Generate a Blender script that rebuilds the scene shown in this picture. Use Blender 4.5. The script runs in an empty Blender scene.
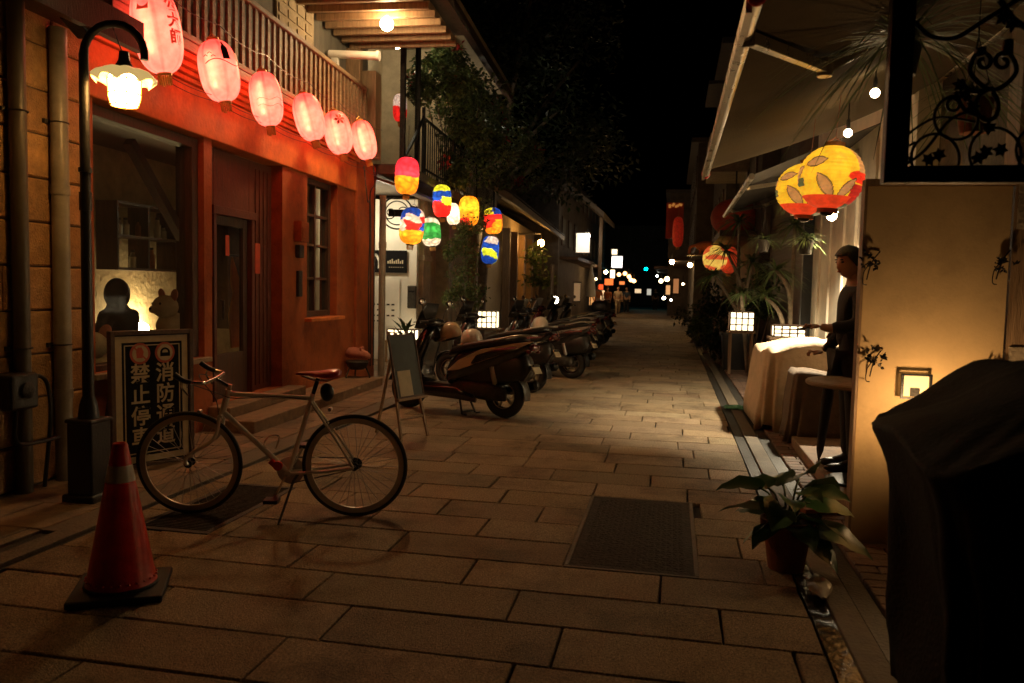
import bpy, bmesh, math, random
from mathutils import Vector, Matrix, noise
R = math.radians
rnd = random.Random(7)
scn = bpy.context.scene
col = scn.collection

# ------------------------------------------------------------------ camera, world, exposure
YAW, PIT, ROLL, CAMH = R(11.3), R(3.85), R(1.25), 1.5
cam_d = bpy.data.cameras.new('camera')
cam_d.sensor_width = 36.0
cam_d.lens = 28.0
cam_d.clip_end = 500
cam_d.clip_start = 0.05
cam_d.dof.use_dof = True
cam_d.dof.focus_distance = 7.5
cam_d.dof.aperture_fstop = 2.8
cam = bpy.data.objects.new('camera', cam_d)
col.objects.link(cam)
_f = Vector((-math.sin(YAW)*math.cos(PIT), math.cos(YAW)*math.cos(PIT), -math.sin(PIT)))
_r = Vector((math.cos(YAW), math.sin(YAW), 0)); _u = _r.cross(_f)
_r2 = _r*math.cos(ROLL)+_u*math.sin(ROLL); _u2 = _u*math.cos(ROLL)-_r*math.sin(ROLL)
cam.matrix_world = Matrix(((_r2.x, _u2.x, -_f.x, 0), (_r2.y, _u2.y, -_f.y, 0), (_r2.z, _u2.z, -_f.z, CAMH), (0, 0, 0, 1)))
scn.camera = cam

world = bpy.data.worlds.new('World'); scn.world = world
world.use_nodes = True
wn = world.node_tree
sky = wn.nodes.new('ShaderNodeTexSky'); sky.sky_type = 'NISHITA'; sky.sun_disc = False
sky.sun_elevation = R(-6); sky.sun_rotation = R(200)
wn.links.new(sky.outputs[0], wn.nodes['Background'].inputs[0])
wn.nodes['Background'].inputs[1].default_value = 0.02
scn.view_settings.view_transform = 'Standard'; scn.view_settings.look = 'None'
scn.view_settings.exposure = 0.55; scn.view_settings.gamma = 1.0
scn.view_settings.use_curve_mapping = False
scn.render.engine = 'CYCLES'
scn.cycles.use_denoising = True
scn.cycles.sample_clamp_indirect = 4.0
scn.cycles.max_bounces = 6
scn.cycles.transparent_max_bounces = 12
scn.cycles.caustics_reflective = False; scn.cycles.caustics_refractive = False

# ------------------------------------------------------------------ pixel rays (to lay things out at real depths)
def ray(px, py): return _f + _r2*((px-512)/796.4) - _u2*((py-341.5)/796.4)
EYE = Vector((0, 0, CAMH))
def Yp(px, py, y): d = ray(px, py); return EYE + d*(y/d.y)
def Gp(px, py, z=0.0): d = ray(px, py); return EYE + d*((z-CAMH)/d.z)
TH = math.atan(.05)                      # the left row of houses is turned a little from the kerb
LA = Vector((-4.185, 0, 0)); LD = Vector((-math.sin(TH), math.cos(TH), 0)); LN = Vector((math.cos(TH), math.sin(TH), 0))
def LF(n, s, z): return LA + LD*s + LN*n + Vector((0, 0, z))

# ------------------------------------------------------------------ materials
def _mat(name):
    m = bpy.data.materials.new(name); m.use_nodes = True
    nt = m.node_tree; return m, nt, nt.nodes['Principled BSDF']
def P(name, c, rough=.6, metal=0.0, var=.25, scale=6.0, bump=0.0, bscale=40.0, spec=.5, attr=False, rvar=.15, coat=0.0, stretch=None, dirt=0.0):
    m, nt, b = _mat(name); N = nt.nodes; Lk = nt.links
    tc = N.new('ShaderNodeTexCoord'); vec = tc.outputs['Object']
    if stretch:
        mp = N.new('ShaderNodeMapping'); mp.inputs['Scale'].default_value = stretch; Lk.new(vec, mp.inputs[0]); vec = mp.outputs[0]
    nz = N.new('ShaderNodeTexNoise'); nz.inputs['Scale'].default_value = scale; nz.inputs['Detail'].default_value = 8; nz.inputs['Roughness'].default_value = .65
    Lk.new(vec, nz.inputs['Vector'])
    mr = N.new('ShaderNodeMapRange'); mr.inputs[1].default_value = .3; mr.inputs[2].default_value = .7
    mr.inputs[3].default_value = 1-var; mr.inputs[4].default_value = 1+var
    Lk.new(nz.outputs[0], mr.inputs[0])
    mx = N.new('ShaderNodeMix'); mx.data_type = 'RGBA'; mx.blend_type = 'MULTIPLY'; mx.inputs[0].default_value = 1
    if attr:
        at = N.new('ShaderNodeAttribute'); at.attribute_name = 'Col'
        if attr == 'mul':
            m2 = N.new('ShaderNodeMix'); m2.data_type = 'RGBA'; m2.blend_type = 'MULTIPLY'; m2.inputs[0].default_value = 1
            m2.inputs[6].default_value = (*c, 1); Lk.new(at.outputs[0], m2.inputs[7]); Lk.new(m2.outputs[2], mx.inputs[6])
        else: Lk.new(at.outputs[0], mx.inputs[6])
    else: mx.inputs[6].default_value = (*c, 1)
    Lk.new(mr.outputs[0], mx.inputs[7])
    outc = mx.outputs[2]
    if dirt:
        nd = N.new('ShaderNodeTexNoise'); nd.inputs['Scale'].default_value = 1.3; nd.inputs['Detail'].default_value = 10; nd.inputs['Roughness'].default_value = .75
        Lk.new(tc.outputs['Object'], nd.inputs['Vector'])
        rp = N.new('ShaderNodeValToRGB'); rp.color_ramp.elements[0].position = .48; rp.color_ramp.elements[1].position = .66
        Lk.new(nd.outputs[0], rp.inputs[0])
        md = N.new('ShaderNodeMix'); md.data_type = 'RGBA'; md.blend_type = 'MULTIPLY'
        mm = N.new('ShaderNodeMath'); mm.operation = 'MULTIPLY'; mm.inputs[1].default_value = dirt; Lk.new(rp.outputs[0], mm.inputs[0]); Lk.new(mm.outputs[0], md.inputs[0])
        Lk.new(outc, md.inputs[6]); md.inputs[7].default_value = (.3, .27, .25, 1); outc = md.outputs[2]
    Lk.new(outc, b.inputs['Base Color'])
    mr2 = N.new('ShaderNodeMapRange'); mr2.inputs[3].default_value = max(.02, rough-rvar); mr2.inputs[4].default_value = min(1, rough+rvar)
    Lk.new(nz.outputs[0], mr2.inputs[0]); Lk.new(mr2.outputs[0], b.inputs['Roughness'])
    b.inputs['Metallic'].default_value = metal
    b.inputs['Specular IOR Level'].default_value = spec
    b.inputs['Coat Weight'].default_value = coat
    if bump:
        nb = N.new('ShaderNodeTexNoise'); nb.inputs['Scale'].default_value = bscale; nb.inputs['Detail'].default_value = 6
        Lk.new(vec, nb.inputs['Vector'])
        bp = N.new('ShaderNodeBump'); bp.inputs['Strength'].default_value = bump; bp.inputs['Distance'].default_value = .02
        Lk.new(nb.outputs[0], bp.inputs['Height']); Lk.new(bp.outputs[0], b.inputs['Normal'])
    return m
def EM(name, c, s):                                   # a lamp or other surface that gives off light
    m, nt, b = _mat(name)
    b.inputs['Base Color'].default_value = (*[min(.8, x) for x in c], 1)
    b.inputs['Emission Color'].default_value = (*c, 1); b.inputs['Emission Strength'].default_value = s
    return m
def GLASS(name, tint=(.9, .93, .92), refl=.22, dirt=.03):
    m, nt, b = _mat(name); N = nt.nodes; Lk = nt.links
    out = N['Material Output']
    tr = N.new('ShaderNodeBsdfTransparent'); tr.inputs[0].default_value = (*tint, 1)
    gl = N.new('ShaderNodeBsdfGlossy'); gl.inputs['Roughness'].default_value = .04; gl.inputs[0].default_value = (refl, refl, refl, 1)
    fr = N.new('ShaderNodeFresnel'); fr.inputs[0].default_value = 1.45
    ge = N.new('ShaderNodeNewGeometry'); sb_ = N.new('ShaderNodeMath'); sb_.operation = 'SUBTRACT'; sb_.inputs[0].default_value = 1; Lk.new(ge.outputs['Backfacing'], sb_.inputs[1])
    mf = N.new('ShaderNodeMath'); mf.operation = 'MULTIPLY'; Lk.new(fr.outputs[0], mf.inputs[0]); Lk.new(sb_.outputs[0], mf.inputs[1])
    mx = N.new('ShaderNodeMixShader'); Lk.new(mf.outputs[0], mx.inputs[0]); Lk.new(tr.outputs[0], mx.inputs[1]); Lk.new(gl.outputs[0], mx.inputs[2])
    df = N.new('ShaderNodeBsdfDiffuse'); df.inputs[0].default_value = (.5, .48, .42, 1)
    m2 = N.new('ShaderNodeMixShader'); m2.inputs[0].default_value = dirt
    Lk.new(mx.outputs[0], m2.inputs[1]); Lk.new(df.outputs[0], m2.inputs[2]); Lk.new(m2.outputs[0], out.inputs[0])
    N.remove(b); return m
def PAPER(name, strength, clear=.14, tint=None):       # lit lantern paper: painted colours in attribute Col, a bit see-through
    m, nt, b = _mat(name); N = nt.nodes; Lk = nt.links; out = N['Material Output']
    at = N.new('ShaderNodeAttribute'); at.attribute_name = 'Col'
    tc = N.new('ShaderNodeTexCoord'); nz = N.new('ShaderNodeTexNoise'); nz.inputs['Scale'].default_value = 14; nz.inputs['Detail'].default_value = 6
    Lk.new(tc.outputs['Object'], nz.inputs['Vector'])
    mr = N.new('ShaderNodeMapRange'); mr.inputs[1].default_value = .3; mr.inputs[2].default_value = .7; mr.inputs[3].default_value = .75; mr.inputs[4].default_value = 1.2
    Lk.new(nz.outputs[0], mr.inputs[0])
    mx = N.new('ShaderNodeMix'); mx.data_type = 'RGBA'; mx.blend_type = 'MULTIPLY'; mx.inputs[0].default_value = 1
    Lk.new(at.outputs[0], mx.inputs[6]); Lk.new(mr.outputs[0], mx.inputs[7])
    Lk.new(mx.outputs[2], b.inputs['Base Color']); Lk.new(mx.outputs[2], b.inputs['Emission Color'])
    b.inputs['Emission Strength'].default_value = strength; b.inputs['Roughness'].default_value = .45
    tr = N.new('ShaderNodeBsdfTranslucent'); Lk.new(mx.outputs[2], tr.inputs[0])
    ms = N.new('ShaderNodeMixShader'); ms.inputs[0].default_value = clear
    Lk.new(b.outputs[0], ms.inputs[1]); Lk.new(tr.outputs[0], ms.inputs[2]); Lk.new(ms.outputs[0], out.inputs[0])
    return m
def LEAF(name, c, var=.45, trans=.25, rough=.45):
    m, nt, b = _mat(name); N = nt.nodes; Lk = nt.links; out = N['Material Output']
    at = N.new('ShaderNodeAttribute'); at.attribute_name = 'Col'
    mx = N.new('ShaderNodeMix'); mx.data_type = 'RGBA'; mx.blend_type = 'MULTIPLY'; mx.inputs[0].default_value = 1
    mx.inputs[6].default_value = (*c, 1); Lk.new(at.outputs[0], mx.inputs[7])
    Lk.new(mx.outputs[2], b.inputs['Base Color']); b.inputs['Roughness'].default_value = rough
    tl = N.new('ShaderNodeBsdfTranslucent'); Lk.new(mx.outputs[2], tl.inputs[0])
    ms = N.new('ShaderNodeMixShader'); ms.inputs[0].default_value = trans
    Lk.new(b.outputs[0], ms.inputs[1]); Lk.new(tl.outputs[0], ms.inputs[2]); Lk.new(ms.outputs[0], out.inputs[0])
    return m

M = dict(
 paver=P('paver', (.37, .28, .175), .68, 0, .8, 90, 1.0, 170, attr='mul', spec=.35, dirt=.8),
 joint=P('joint', (.035, .03, .025), .9, 0, .4, 20),
 brickfloor=P('brickfloor', (.16, .10, .07), .75, 0, .4, 9, .6, 60, attr='mul'),
 walk=P('walk', (.22, .15, .095), .7, 0, .35, 6, .5, 80, attr='mul', dirt=.8),
 stepstone=P('stepstone', (.26, .165, .10), .75, 0, .35, 8, .5, 80, dirt=.5),
 curb=P('curb', (.13, .105, .075), .7, 0, .3, 10, .5, 60),
 slot=P('slot', (.03, .028, .025), .5, 0, .4, 10, .4, 60, spec=.4),
 wet=P('wet', (.03, .028, .024), .12, 0, .4, 10, .5, 18, spec=.8, rvar=.1),
 iron=P('iron', (.05, .045, .04), .55, .6, .4, 18, .5, 60),
 plate=P('plate', (.045, .038, .03), .8, .1, .5, 18, .9, 46, spec=.25),
 redplaster=P('redplaster', (.38, .095, .022), .75, 0, .22, 5, .35, 30, dirt=.7),
 redbeam=P('redbeam', (.66, .19, .04), .7, 0, .2, 4, .3, 24, dirt=.5),
 darkwood=P('darkwood', (.075, .038, .022), .55, 0, .4, 7, .4, 30, stretch=(4, 4, .5)),
 wood=P('wood', (.27, .17, .09), .55, 0, .35, 7, .35, 30, stretch=(4, 4, .5)),
 woodrail=P('woodrail', (.30, .20, .115), .5, 0, .35, 7, .35, 30, stretch=(4, .5, 4)),
 block=P('block', (.44, .25, .105), .8, 0, .28, 10, .7, 70, attr='mul', dirt=.5),
 mortar=P('mortar', (.10, .075, .05), .9),
 pipegrey=P('pipegrey', (.27, .245, .2), .4, 0, .2, 5, dirt=.5),
 pipedark=P('pipedark', (.10, .085, .065), .45, 0, .2, 5),
 black=P('black', (.018, .017, .016), .38, 0, .3, 10, .15, 60),
 blackmetal=P('blackmetal', (.02, .02, .02), .35, .7, .3, 12, .15, 70),
 rubber=P('rubber', (.02, .02, .02), .75, 0, .3, 20),
 chrome=P('chrome', (.6, .58, .55), .2, 1, .1, 10, rvar=.08),
 steel=P('steel', (.45, .43, .4), .35, 1, .15, 10),
 cream=P('cream', (.72, .64, .50), .65, 0, .15, 3, .15, 20, dirt=.3),
 creamwall=P('creamwall', (.50, .40, .25), .8, 0, .22, 2.5, .35, 40, dirt=.35),
 plaster=P('plaster', (.42, .34, .22), .85, 0, .3, 4, .8, 14, dirt=.3),
 white=P('white', (.78, .75, .68), .5, 0, .08, 4),
 panelwall=P('panelwall', (.58, .40, .19), .85, 0, .16, 2.2, .06, 60, dirt=.3),
 stone=P('stone', (.34, .27, .18), .8, 0, .3, 6, .6, 40, dirt=.5),
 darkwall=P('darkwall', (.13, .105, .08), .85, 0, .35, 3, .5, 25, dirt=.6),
 upper=P('upper', (.16, .15, .12), .8, 0, .3, 3, .4, 25, stretch=(3, 3, .6)),
 roof=P('roof', (.10, .085, .07), .8, 0, .3, 5, .6, 20),
 paleroof=P('paleroof', (.30, .235, .16), .7, 0, .25, 4, .4, 20),
 shutter=P('shutter', (.42, .31, .17), .5, .2, .2, 6),
 awning=P('awning', (.115, .09, .055), .95, 0, .14, 2.5, .25, 60, spec=.03),
 awningdark=P('awningdark', (.06, .055, .05), .9, 0, .2, 2.5, .25, 60, spec=.05),
 alu=P('alu', (.62, .55, .44), .3, .9, .12, 8),
 tarp=P('tarp', (.55, .42, .28), .75, 0, .16, 4, .4, 22, dirt=.35),
 cover=P('cover', (.011, .0095, .008), .75, 0, .25, 9, .25, 55, spec=.2),
 conered=P('conered', (.72, .03, .012), .36, 0, .25, 9, .08, 40, dirt=.5),
 conewhite=P('conewhite', (.62, .6, .54), .35, 0, .15, 8, dirt=.3),
 terracotta=P('terracotta', (.32, .13, .07), .8, 0, .25, 8, .3, 40, dirt=.4),
 bikewhite=P('bikewhite', (.82, .80, .74), .22, .25, .06, 8, coat=1),
 rim=P('rim', (.52, .48, .40), .35, .3, .12, 10),
 saddlered=P('saddlered', (.5, .03, .02), .38, 0, .15, 12, coat=.3),
 redplastic=P('redplastic', (.6, .03, .02), .25, 0, .1, 12),
 redpaper=P('redpaper', (.5, .07, .03), .7, 0, .2, 20),
 slate=P('slate', (.035, .045, .04), .7, 0, .35, 10),
 paperwhite=P('paperwhite', (.6, .52, .38), .8, 0, .12, 12),
 signblack=P('signblack', (.010, .009, .010), .85, 0, .2, 8, spec=.1),
 signcream=P('signcream', (.42, .34, .22), .6, 0, .15, 14),
 signred=P('signred', (.4, .07, .04), .6, 0, .15, 14),
 skin=P('skin', (.52, .31, .2), .55, 0, .1, 10),
 hair=P('hair', (.012, .01, .009), .5, 0, .3, 40, .4, 80),
 cloth_black=P('cloth_black', (.022, .02, .02), .85, 0, .25, 12, .3, 60),
 cloth_cream=P('cloth_cream', (.55, .45, .32), .85, 0, .15, 12, .3, 60),
 cloth_orange=P('cloth_orange', (.55, .17, .05), .85, 0, .2, 12, .3, 60),
 cloth_blue=P('cloth_blue', (.04, .06, .1), .85, 0, .2, 12, .3, 60),
 plush=P('plush', (.62, .52, .38), .95, 0, .15, 20, .6, 120),
 plushpink=P('plushpink', (.5, .2, .14), .95, 0, .15, 20, .6, 120),
 glass=GLASS('glass'), lens=P('lens', (.5, .5, .48), .08, 0, .05, 10, spec=.8),
 taillight=P('taillight', (.10, .010, .008), .15, 0, .1, 10, spec=.8),
 mirror=P('mirror', (.7, .7, .7), .05, 1, .02, 10, rvar=.02),
 sc_black=P('sc_black', (.02, .02, .022), .22, 0, .2, 4, coat=.6), sc_cream=P('sc_cream', (.62, .52, .38), .3, 0, .08, 4, coat=.6),
 sc_silver=P('sc_silver', (.38, .36, .34), .28, .5, .1, 6, coat=.6), sc_red=P('sc_red', (.07, .012, .01), .25, 0, .12, 4, coat=.6),
 sc_white=P('sc_white', (.5, .47, .42), .25, 0, .08, 4, coat=.6), sc_blue=P('sc_blue', (.02, .03, .05), .25, 0, .12, 4, coat=.6),
 helmetwhite=P('helmetwhite', (.72, .66, .58), .25, 0, .06, 6, coat=.5), helmetbeige=P('helmetbeige', (.45, .34, .22), .3, 0, .08, 6, coat=.5),
 trunk=P('trunk', (.20, .15, .10), .85, 0, .35, 12, .7, 30), 
 leaf=LEAF('leaf', (.10, .14, .05)), leafdark=LEAF('leafdark', (.03, .05, .018)), leafpale=LEAF('leafpale', (.15, .20, .08), trans=.35), bract=LEAF('bract', (.30, .018, .014)),
 potleaf=LEAF('potleaf', (.03, .075, .02), trans=.15, rough=.3), soil=P('soil', (.03, .02, .015), .95),
 tassel=P('tassel', (.6, .33, .08), .6, 0, .15, 20), gold=P('gold', (.6, .38, .1), .35, .6, .15, 20),
 lanternpink=PAPER('lanternpink', 2.1, .5), lanterncol=PAPER('lanterncol', .7, .55), lanternyellow=PAPER('lanternyellow', .29, .12),
 inkglow=EM('inkglow', (.65, .03, .012), .55), ink=P('ink', (.02, .012, .01), .6), inkred=P('inkred', (.3, .02, .01), .6),  # lantern light coming through the red ink is put in as emission
)

# ------------------------------------------------------------------ mesh builder
def ring_pts(c, a, b, ra, rb, n, e=2.0):
    out = []
    for i in range(n):
        t = 2*math.pi*i/n; ct, st = math.cos(t), math.sin(t)
        out.append(Vector(c) + Vector(a)*(ra*math.copysign(abs(ct)**(2/e), ct)) + Vector(b)*(rb*math.copysign(abs(st)**(2/e), st)))
    return out
class MB:
    def __init__(s): s.v = []; s.f = []; s.c = []; s.cur = (1, 1, 1)
    def add(s, vs, fs):
        o = len(s.v); s.v += [Vector(v) for v in vs]; s.f += [tuple(i+o for i in f) for f in fs]; s.c += [s.cur]*len(fs)
    def box(s, c, d, m=None):
        x, y, z = d[0]/2, d[1]/2, d[2]/2
        vs = [Vector((a, b, e)) for a in (-x, x) for b in (-y, y) for e in (-z, z)]
        if m is not None: vs = [m @ v for v in vs]
        s.add([v+Vector(c) for v in vs], [(0, 1, 3, 2), (4, 6, 7, 5), (0, 4, 5, 1), (2, 3, 7, 6), (0, 2, 6, 4), (1, 5, 7, 3)])
    def bb(s, x0, x1, y0, y1, z0, z1): s.box(((x0+x1)/2, (y0+y1)/2, (z0+z1)/2), (abs(x1-x0), abs(y1-y0), abs(z1-z0)))
    def rings(s, rs, cap=True, closed=False):
        n = len(rs[0]); vs = [p for r in rs for p in r]; fs = []
        for k in range(len(rs)-1+(1 if closed else 0)):
            a, b = k*n, ((k+1) % len(rs))*n
            for i in range(n): j = (i+1) % n; fs.append((a+i, a+j, b+j, b+i))
        if cap and not closed: fs.append(tuple(range(n-1, -1, -1))); fs.append(tuple((len(rs)-1)*n+i for i in range(n)))
        s.add(vs, fs)
    def tube(s, pts, r, seg=8, cap=True, closed=False):
        pts = [Vector(p) for p in pts]; n = len(pts); rr = r if isinstance(r, (list, tuple)) else [r]*n
        rs = []; prev = None
        for i, p in enumerate(pts):
            if closed: t = pts[(i+1) % n]-pts[i-1]
            else: t = pts[min(i+1, n-1)]-pts[max(i-1, 0)]
            t = t.normalized() if t.length > 1e-9 else Vector((0, 0, 1))
            if prev is None: a = t.orthogonal().normalized()
            else:
                a = prev - t*prev.dot(t); a = a.normalized() if a.length > 1e-6 else t.orthogonal().normalized()
            prev = a; rs.append(ring_pts(p, a, t.cross(a), rr[i], rr[i], seg))
        s.rings(rs, cap, closed)
    def bar(s, a, b, w, h=None, up=(0, 0, 1)):          # rectangular bar
        a, b = Vector(a), Vector(b); t = (b-a).normalized(); u = Vector(up); sd = t.cross(u)
        if sd.length < 1e-4: sd = t.cross(Vector((1, 0, 0)))
        sd.normalize(); u2 = sd.cross(t); h = h or w
        q = lambda c: [c+sd*w/2+u2*h/2, c-sd*w/2+u2*h/2, c-sd*w/2-u2*h/2, c+sd*w/2-u2*h/2]
        s.rings([q(a), q(b)])
    def lathe(s, prof, seg=24, m=None, cap=False):
        rs = []
        for r, z in prof:
            q = [Vector((r*math.cos(2*math.pi*i/seg), r*math.sin(2*math.pi*i/seg), z)) for i in range(seg)]
            rs.append([m @ v for v in q] if m is not None else q)
        s.rings(rs, cap)
    def ball(s, c, r, m=None, seg=16, n=10):
        rad = r if isinstance(r, (tuple, list)) else (r, r, r); rs = []
        for k in range(n+1):
            t = math.pi*(k/n); z = -math.cos(t); q = max(1e-3, math.sin(t))
            g = [Vector((rad[0]*q*math.cos(2*math.pi*i/seg), rad[1]*q*math.sin(2*math.pi*i/seg), rad[2]*z)) for i in range(seg)]
            if m is not None: g = [m @ v for v in g]
            rs.append([v+Vector(c) for v in g])
        s.rings(rs)
    def prism(s, poly, off):                              # planar polygon extruded by a vector
        o = Vector(off); a = [Vector(p) for p in poly]; n = len(a)
        s.add(a+[p+o for p in a], [tuple(range(n-1, -1, -1)), tuple(range(n, 2*n))]+[(i, (i+1) % n, n+(i+1) % n, n+i) for i in range(n)])
    def mesh(s, name, inv=None, attr=False):
        me = bpy.data.meshes.new(name)
        vs = [inv @ v for v in s.v] if inv is not None else s.v
        me.from_pydata([tuple(v) for v in vs], [], s.f)
        bm = bmesh.new(); bm.from_mesh(me)
        bmesh.ops.recalc_face_normals(bm, faces=bm.faces)
        bm.to_mesh(me); bm.free()
        if attr:
            at = me.color_attributes.new('Col', 'FLOAT_COLOR', 'CORNER'); data = []; cc = getattr(s, 'vc', None)
            for p, c in zip(me.polygons, s.c):
                if cc is not None:
                    for vi in p.vertices: data += list((*cc[vi], 1.0))
                else: data += list((*c, 1.0))*p.loop_total
            at.data.foreach_set('color', data)
        return me
    def build(s, name, mat, parent=None, smooth=False, bevel=0, attr=False, world=True, sub=0):
        inv = None
        if parent is not None and world: inv = WM[parent.name].inverted()
        me = s.mesh(name, inv, attr); me.materials.append(mat)
        if smooth:
            for p in me.polygons: p.use_smooth = True
            if smooth is not True: me.set_sharp_from_angle(angle=R(smooth))
        o = bpy.data.objects.new(name, me); col.objects.link(o)
        if parent is not None: o.parent = parent; WM[o.name] = WM[parent.name]
        else: WM[o.name] = Matrix.Identity(4)
        if bevel:
            b = o.modifiers.new('bevel', 'BEVEL'); b.width = bevel; b.segments = 2; b.limit_method = 'ANGLE'; b.angle_limit = R(40)
        if sub: q = o.modifiers.new('subsurf', 'SUBSURF'); q.levels = sub; q.render_levels = sub
        return o
WM = {}
def tag(o, label, cat, group=None, kind=None):
    o['label'] = label; o['category'] = cat
    if group: o['group'] = group
    if kind: o['kind'] = kind
    return o
def thing(name, label, cat, loc=(0, 0, 0), rz=0.0, group=None, rot=None):
    o = bpy.data.objects.new(name, None); col.objects.link(o); o.empty_display_size = .1
    m = Matrix.Translation(Vector(loc)) @ (rot.to_4x4() if rot is not None else Matrix.Rotation(rz, 4, 'Z'))
    o.matrix_world = m; WM[o.name] = m
    return tag(o, label, cat, group)
def struct(o): o['kind'] = 'structure'; return o
def copy_tree(o, parent=None):
    c = o.copy(); col.objects.link(c)
    if parent is not None: c.parent = parent
    for ch in list(o.children): copy_tree(ch, c)
    return c
def place(o, loc, rot):
    m = Matrix.Translation(Vector(loc)) @ rot.to_4x4(); o.matrix_world = m; WM[o.name] = m
def text_mesh(body, size, extrude=.002, offset=0.0):       # lettering as a mesh in its own XY plane, centred
    cu = bpy.data.curves.new('lettering', 'FONT'); cu.body = body; cu.size = size; cu.extrude = extrude; cu.offset = offset
    cu.align_x = 'CENTER'; cu.align_y = 'CENTER'
    o = bpy.data.objects.new('lettering', cu); col.objects.link(o)
    dg = bpy.context.evaluated_depsgraph_get(); me = bpy.data.meshes.new_from_object(o.evaluated_get(dg))
    vs = [v.co.copy() for v in me.vertices]; fs = [tuple(p.vertices) for p in me.polygons]
    bpy.data.objects.remove(o); bpy.data.curves.remove(cu); bpy.data.meshes.remove(me)
    return vs, fs
def rotm(ax, a): return Matrix.Rotation(a, 3, ax)
def spline(pts, n=8):
    pts = [Vector(p) for p in pts]; out = []
    for i in range(len(pts)-1):
        p0 = pts[max(i-1, 0)]; p1 = pts[i]; p2 = pts[i+1]; p3 = pts[min(i+2, len(pts)-1)]
        for k in range(n):
            t = k/n; out.append(.5*((2*p1)+(p2-p0)*t+(2*p0-5*p1+4*p2-p3)*t*t+(3*p1-p0-3*p2+p3)*t**3))
    out.append(pts[-1]); return out

# ================================================================== THE GROUND
g = MB(); g.bb(-60, 60, -20, 160, -.3, -.03); struct(g.build('ground', M['joint']))
def slabs(name, mat, x0, x1, y0, y1, ly, lx, gap, z, off, holes=(), jit=.25, tone=.16, sk=0.0, thick=.04, clip=None):
    q = MB(); y = y0; k = 0
    while y < y1:
        h = ly; x = x0 - off(k)*lx
        sh = sk*y
        while x < x1:
            w = lx*(1+rnd.uniform(-jit, jit)*.5)
            a, b = max(x, x0)+gap/2, min(x+w, x1)-gap/2
            if b-a > .05:
                c = rnd.uniform(1-tone, 1+tone); q.cur = (c*rnd.uniform(.96, 1.05), c, c*rnd.uniform(.95, 1.03))
                segs = [(a, b)]
                for hx0, hx1, hy0, hy1 in holes:
                    if y+h > hy0 and y < hy1:
                        ns = []
                        for s0, s1 in segs:
                            if s1 <= hx0 or s0 >= hx1: ns.append((s0, s1))
                            else:
                                if hx0-s0 > .05: ns.append((s0, hx0))
                                if s1-hx1 > .05: ns.append((hx1, s1))
                        segs = ns
                zz = z+rnd.uniform(-.002, .002); tl = rnd.uniform(-.002, .002); ya, yb = y+gap/2, y+h-gap/2
                for s0, s1 in segs:
                    s0 += sh; s1 += sh; e = min(.005, (s1-s0)*.2)
                    top = [(s0+e, ya+e, zz), (s1-e, ya+e, zz+tl), (s1-e, yb-e, zz+tl), (s0+e, yb-e, zz)]
                    J = lambda: rnd.uniform(-1, 1)*min(.005, gap*.45)
                    mid = [(s0+J(), ya+J(), zz-e), (s1+J(), ya+J(), zz-e), (s1+J(), yb+J(), zz-e), (s0+J(), yb+J(), zz-e)]; d_ = [(s0+e, ya+e), (s1-e, ya+e), (s1-e, yb-e), (s0+e, yb-e)]
                    top = [(mid[i_][0]+(e if i_ in (0, 3) else -e), mid[i_][1]+(e if i_ < 2 else -e), top[i_][2]) for i_ in range(4)]
                    bot = [(p[0], p[1], z-thick) for p in mid]
                    q.add(top+mid+bot, [(0, 1, 2, 3)]+[(4+i, 4+(i+1) % 4, (i+1) % 4, i) for i in range(4)]+[(8+i, 8+(i+1) % 4, 4+(i+1) % 4, 4+i) for i in range(4)])
            x += w
        y += h; k += 1
    return struct(q.build(name, mat, attr=True))
MANH = (-.53, .19, 4.205, 5.735); GRATE = (-3.17, -2.66, 4.205, 5.35)
offs = [0.0, .36, .68, .2, .52, .85, .1]
slabs('street_paving', M['paver'], -3.34, .68, .35, 4.58, .385, .98, .011, 0, lambda k: offs[k % 7]+rnd.uniform(-.05, .05), (MANH, GRATE), .12, .22)
slabs('street_paving', M['paver'], -3.34, .68, 4.585, 31, .385, .72, .011, 0, lambda k: offs[k % 7]+rnd.uniform(-.05, .05), (MANH, GRATE), .2, .22)
slabs('street_paving', M['paver'], -3.34, .68, 31.15, 66, .385, 1.0, .01, 0, lambda k: offs[k % 7], (), .2, .17, sk=0)
slabs('side_pavement', M['walk'], -7.5, -3.62, .5, 60, .5, .62, .012, .012, lambda k: .5*(k % 2), (), .1, .2)
slabs('brick_pavement', M['brickfloor'], 1.04, 2.9, .5, 60, .115, .235, .008, .006, lambda k: .5*(k % 2), (), .05, .3)
q = MB(); q.bb(-3.50, -3.36, .2, 60, -.02, .02)
for k in range(60): pass
struct(q.build('kerb_strip', M['curb'], bevel=.006))
q = MB(); q.bb(-3.36, -3.342, .2, 60, -.03, -.008); q.bb(-3.61, -3.505, .2, 3.98, -.03, -.006); struct(q.build('kerb_slot', M['slot']))
q = MB(); q.bb(-3.61, -3.505, 3.99, 60, -.02, .014); struct(q.build('kerb_strip', M['curb'], bevel=.005))
q = MB(); q.bb(.79, .92, .2, 40, -.02, .004); struct(q.build('gutter_strip', M['curb'], bevel=.006))
q = MB(); q.bb(.69, .78, 4.6, 40, -.03, -.012); q.bb(.93, 1.03, .2, 40, -.03, -.012); struct(q.build('gutter_slot', M['slot']))
q = MB(); q.bb(.69, .785, .2, 4.59, -.03, -.006); struct(q.build('gutter_water', M['wet']))
q = MB()                                                     # far cross street
q.bb(-30, 30, 66, 120, -.03, -.004); struct(q.build('road', M['joint']))

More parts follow.
